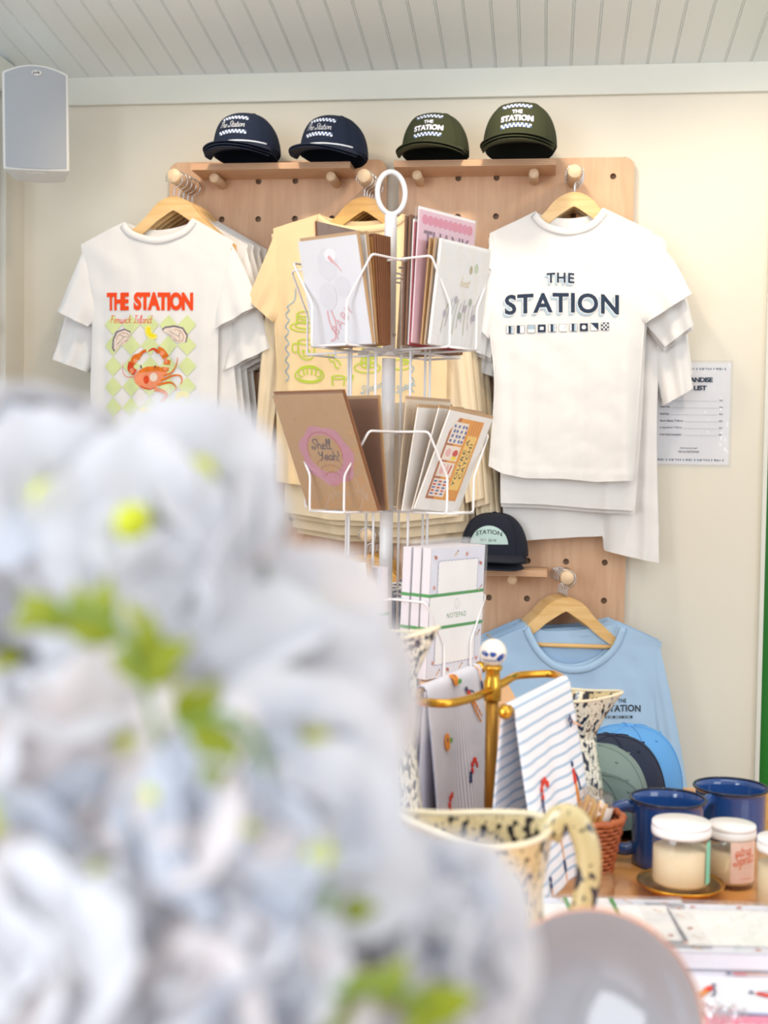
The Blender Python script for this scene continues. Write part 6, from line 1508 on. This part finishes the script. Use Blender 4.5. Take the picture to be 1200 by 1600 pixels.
def bloom(px, py, Rpx, d, lb, nfl, seed, specials=()):
    r_ = random.Random(seed); c_ = PD(px, py, d); R_ = max(.012, Rpx*d/FPX - .022)
    t = thing('hydrangea_bloom', lb, 'flower', c_, 'white blossoms in the foreground bouquet'); tocam = (CAM-c_).normalized()
    dirs = []
    for k in range(nfl):
        z_ = 1-2*(k+.5)/nfl; a0 = k*2.399963+seed; s_ = math.sqrt(1-z_*z_); dirs.append(Vector((s_*math.cos(a0), s_*math.sin(a0), z_)))
    spec = set()
    for (qx, qy) in specials:
        h = (PD(qx, qy, d)-c_); h -= tocam*h.dot(tocam); l_ = min(.96, h.length/R_); dv = (h.normalized()*l_ + tocam*math.sqrt(1-l_*l_)) if h.length > 1e-6 else tocam
        near = min(range(len(dirs)), key=lambda i: (dirs[i]-dv).length); dirs[near] = dv; spec.add(near)
    for k, dv in enumerate(dirs):
        if dv.dot(tocam) < -.35: continue
        me, cm_ = FM[(0, 1, 0, 2, 3)[(k+seed) % 5]]
        j = Vector((r_.uniform(-.35, .35), r_.uniform(-.35, .35), r_.uniform(-.35, .35))); nn = (dv+j*.45).normalized() if k not in spec else (dv*.6+tocam+j*.2).normalized()
        q2 = nn.to_track_quat('Z', 'Y') @ Matrix.Rotation(r_.uniform(0, PI), 3, 'Z').to_quaternion()
        fl = addmesh('floret', me, t, dv*R_*(r_.uniform(.80, .98) if k not in spec else 1.06), q2, r_.uniform(.9, 1.2) if k not in spec else 1.12); ce = bpy.data.objects.new('floret_centre', cm_); C.objects.link(ce); ce.parent = fl
        if k in spec: ce.scale = (1.3, 1.3, 1.3)
    m = MB(); m.sphere((0, 0, 0), R_*.55, 10); m.build('inner_stems', M_stem2, t)
    m = MB(); v_ = VASE+Vector((0, 0, .16))-c_; m.tube(crom([(0, 0, 0), v_*.35+Vector((0, 0, -.02)), v_*.8, v_], 6), .003, 8); m.build('stem', M_stem, t)
    return t
M_stem2 = mat('inner_green', (150, 170, 166), .8)
HB = [(60, 838, 288, .44, 'white blossom head at the far left, below the wall corner', [(75, 790), (20, 1010)]),
      (246, 866, 258, .43, 'white blossom head at the top of the bouquet, covering the crab shirt hem', [(210, 938), (215, 825), (300, 760)]),
      (440, 1066, 200, .42, 'white blossom head reaching toward the card rack', [(478, 945), (305, 1030), (560, 1120)]),
      (110, 1240, 270, .40, 'white blossom head low at the left frame edge', [(10, 1270), (190, 1180)]),
      (400, 1310, 262, .37, 'white blossom head in the middle with one large open floret', [(475, 1332), (500, 1155), (250, 1240)]),
      (640, 1500, 205, .38, 'white blossom head at the lower right beside the glass plate', [(690, 1452), (640, 1560)]),
      (130, 1540, 270, .36, 'white blossom head in the bottom left corner', [(140, 1400)]),
      (390, 1590, 240, .35, 'white blossom head at the bottom centre', [(530, 1430)]),
      ]
for i, (px, py, R_, d, lb, sp_) in enumerate(HB): bloom(px, py, R_, d, lb, 34 if R_ > 200 else 8, i+2, sp_)
# leafy sprigs
for i, (x0, y0, x1, y1, d, n_, lb) in enumerate([(75, 955, 225, 1070, .36, 9, 'yellow-green leafy sprig among the upper left blossoms'), (275, 1130, 420, 1215, .345, 8, 'yellow-green leafy sprig in the middle of the bouquet'),
        (520, 1400, 505, 1470, .345, 4, 'small green sprig right of the large open floret'), (480, 1560, 660, 1590, .33, 6, 'green sprig at the bottom edge of the bouquet'), (180, 690, 240, 780, .40, 0, '')]):
    if not n_: continue
    a_ = PD(x0, y0, d); b_ = PD(x1, y1, d); t = thing('leaf_sprig', lb, 'leaves', b_, 'green sprigs in the foreground bouquet')
    m = MB(); v_ = VASE+Vector((0, 0, .16))-b_; m.tube(crom([a_-b_, Vector((0, 0, 0)), v_*.6+Vector((0, .03, 0)), v_], 6), .0012, 6); m.build('stem', M_stem, t)
    r_ = random.Random(i+50)
    for k in range(n_):
        p_ = (a_-b_)*(k/max(1, n_-1)); dv = Vector((r_.uniform(-1, 1), r_.uniform(-.6, .3), r_.uniform(-1, 1))).normalized()
        addmesh('leaf', LM, t, p_, (RM@Vector((0, 0, 1))).to_track_quat('Z', 'Y') @ Matrix.Rotation(r_.uniform(0, 6.28), 3, 'Z').to_quaternion() @ Matrix.Rotation(r_.uniform(-.4, .4), 3, 'X').to_quaternion(), r_.uniform(.35, .65))
t = thing('ceramic_vase', 'white ceramic vase carrying the bouquet, under the frame', 'vase', VASE)
m = MB(); m.lathe([(0, 0), (.045, 0), (.06, .02), (.066, .07), (.05, .13), (.036, .16), (.040, .18), (.037, .18), (.033, .16), (.046, .13), (.06, .07), (.05, .02), (0, .012)], 56); m.build('vase_body', mat('vase_white', (238, 236, 232), .2), t)
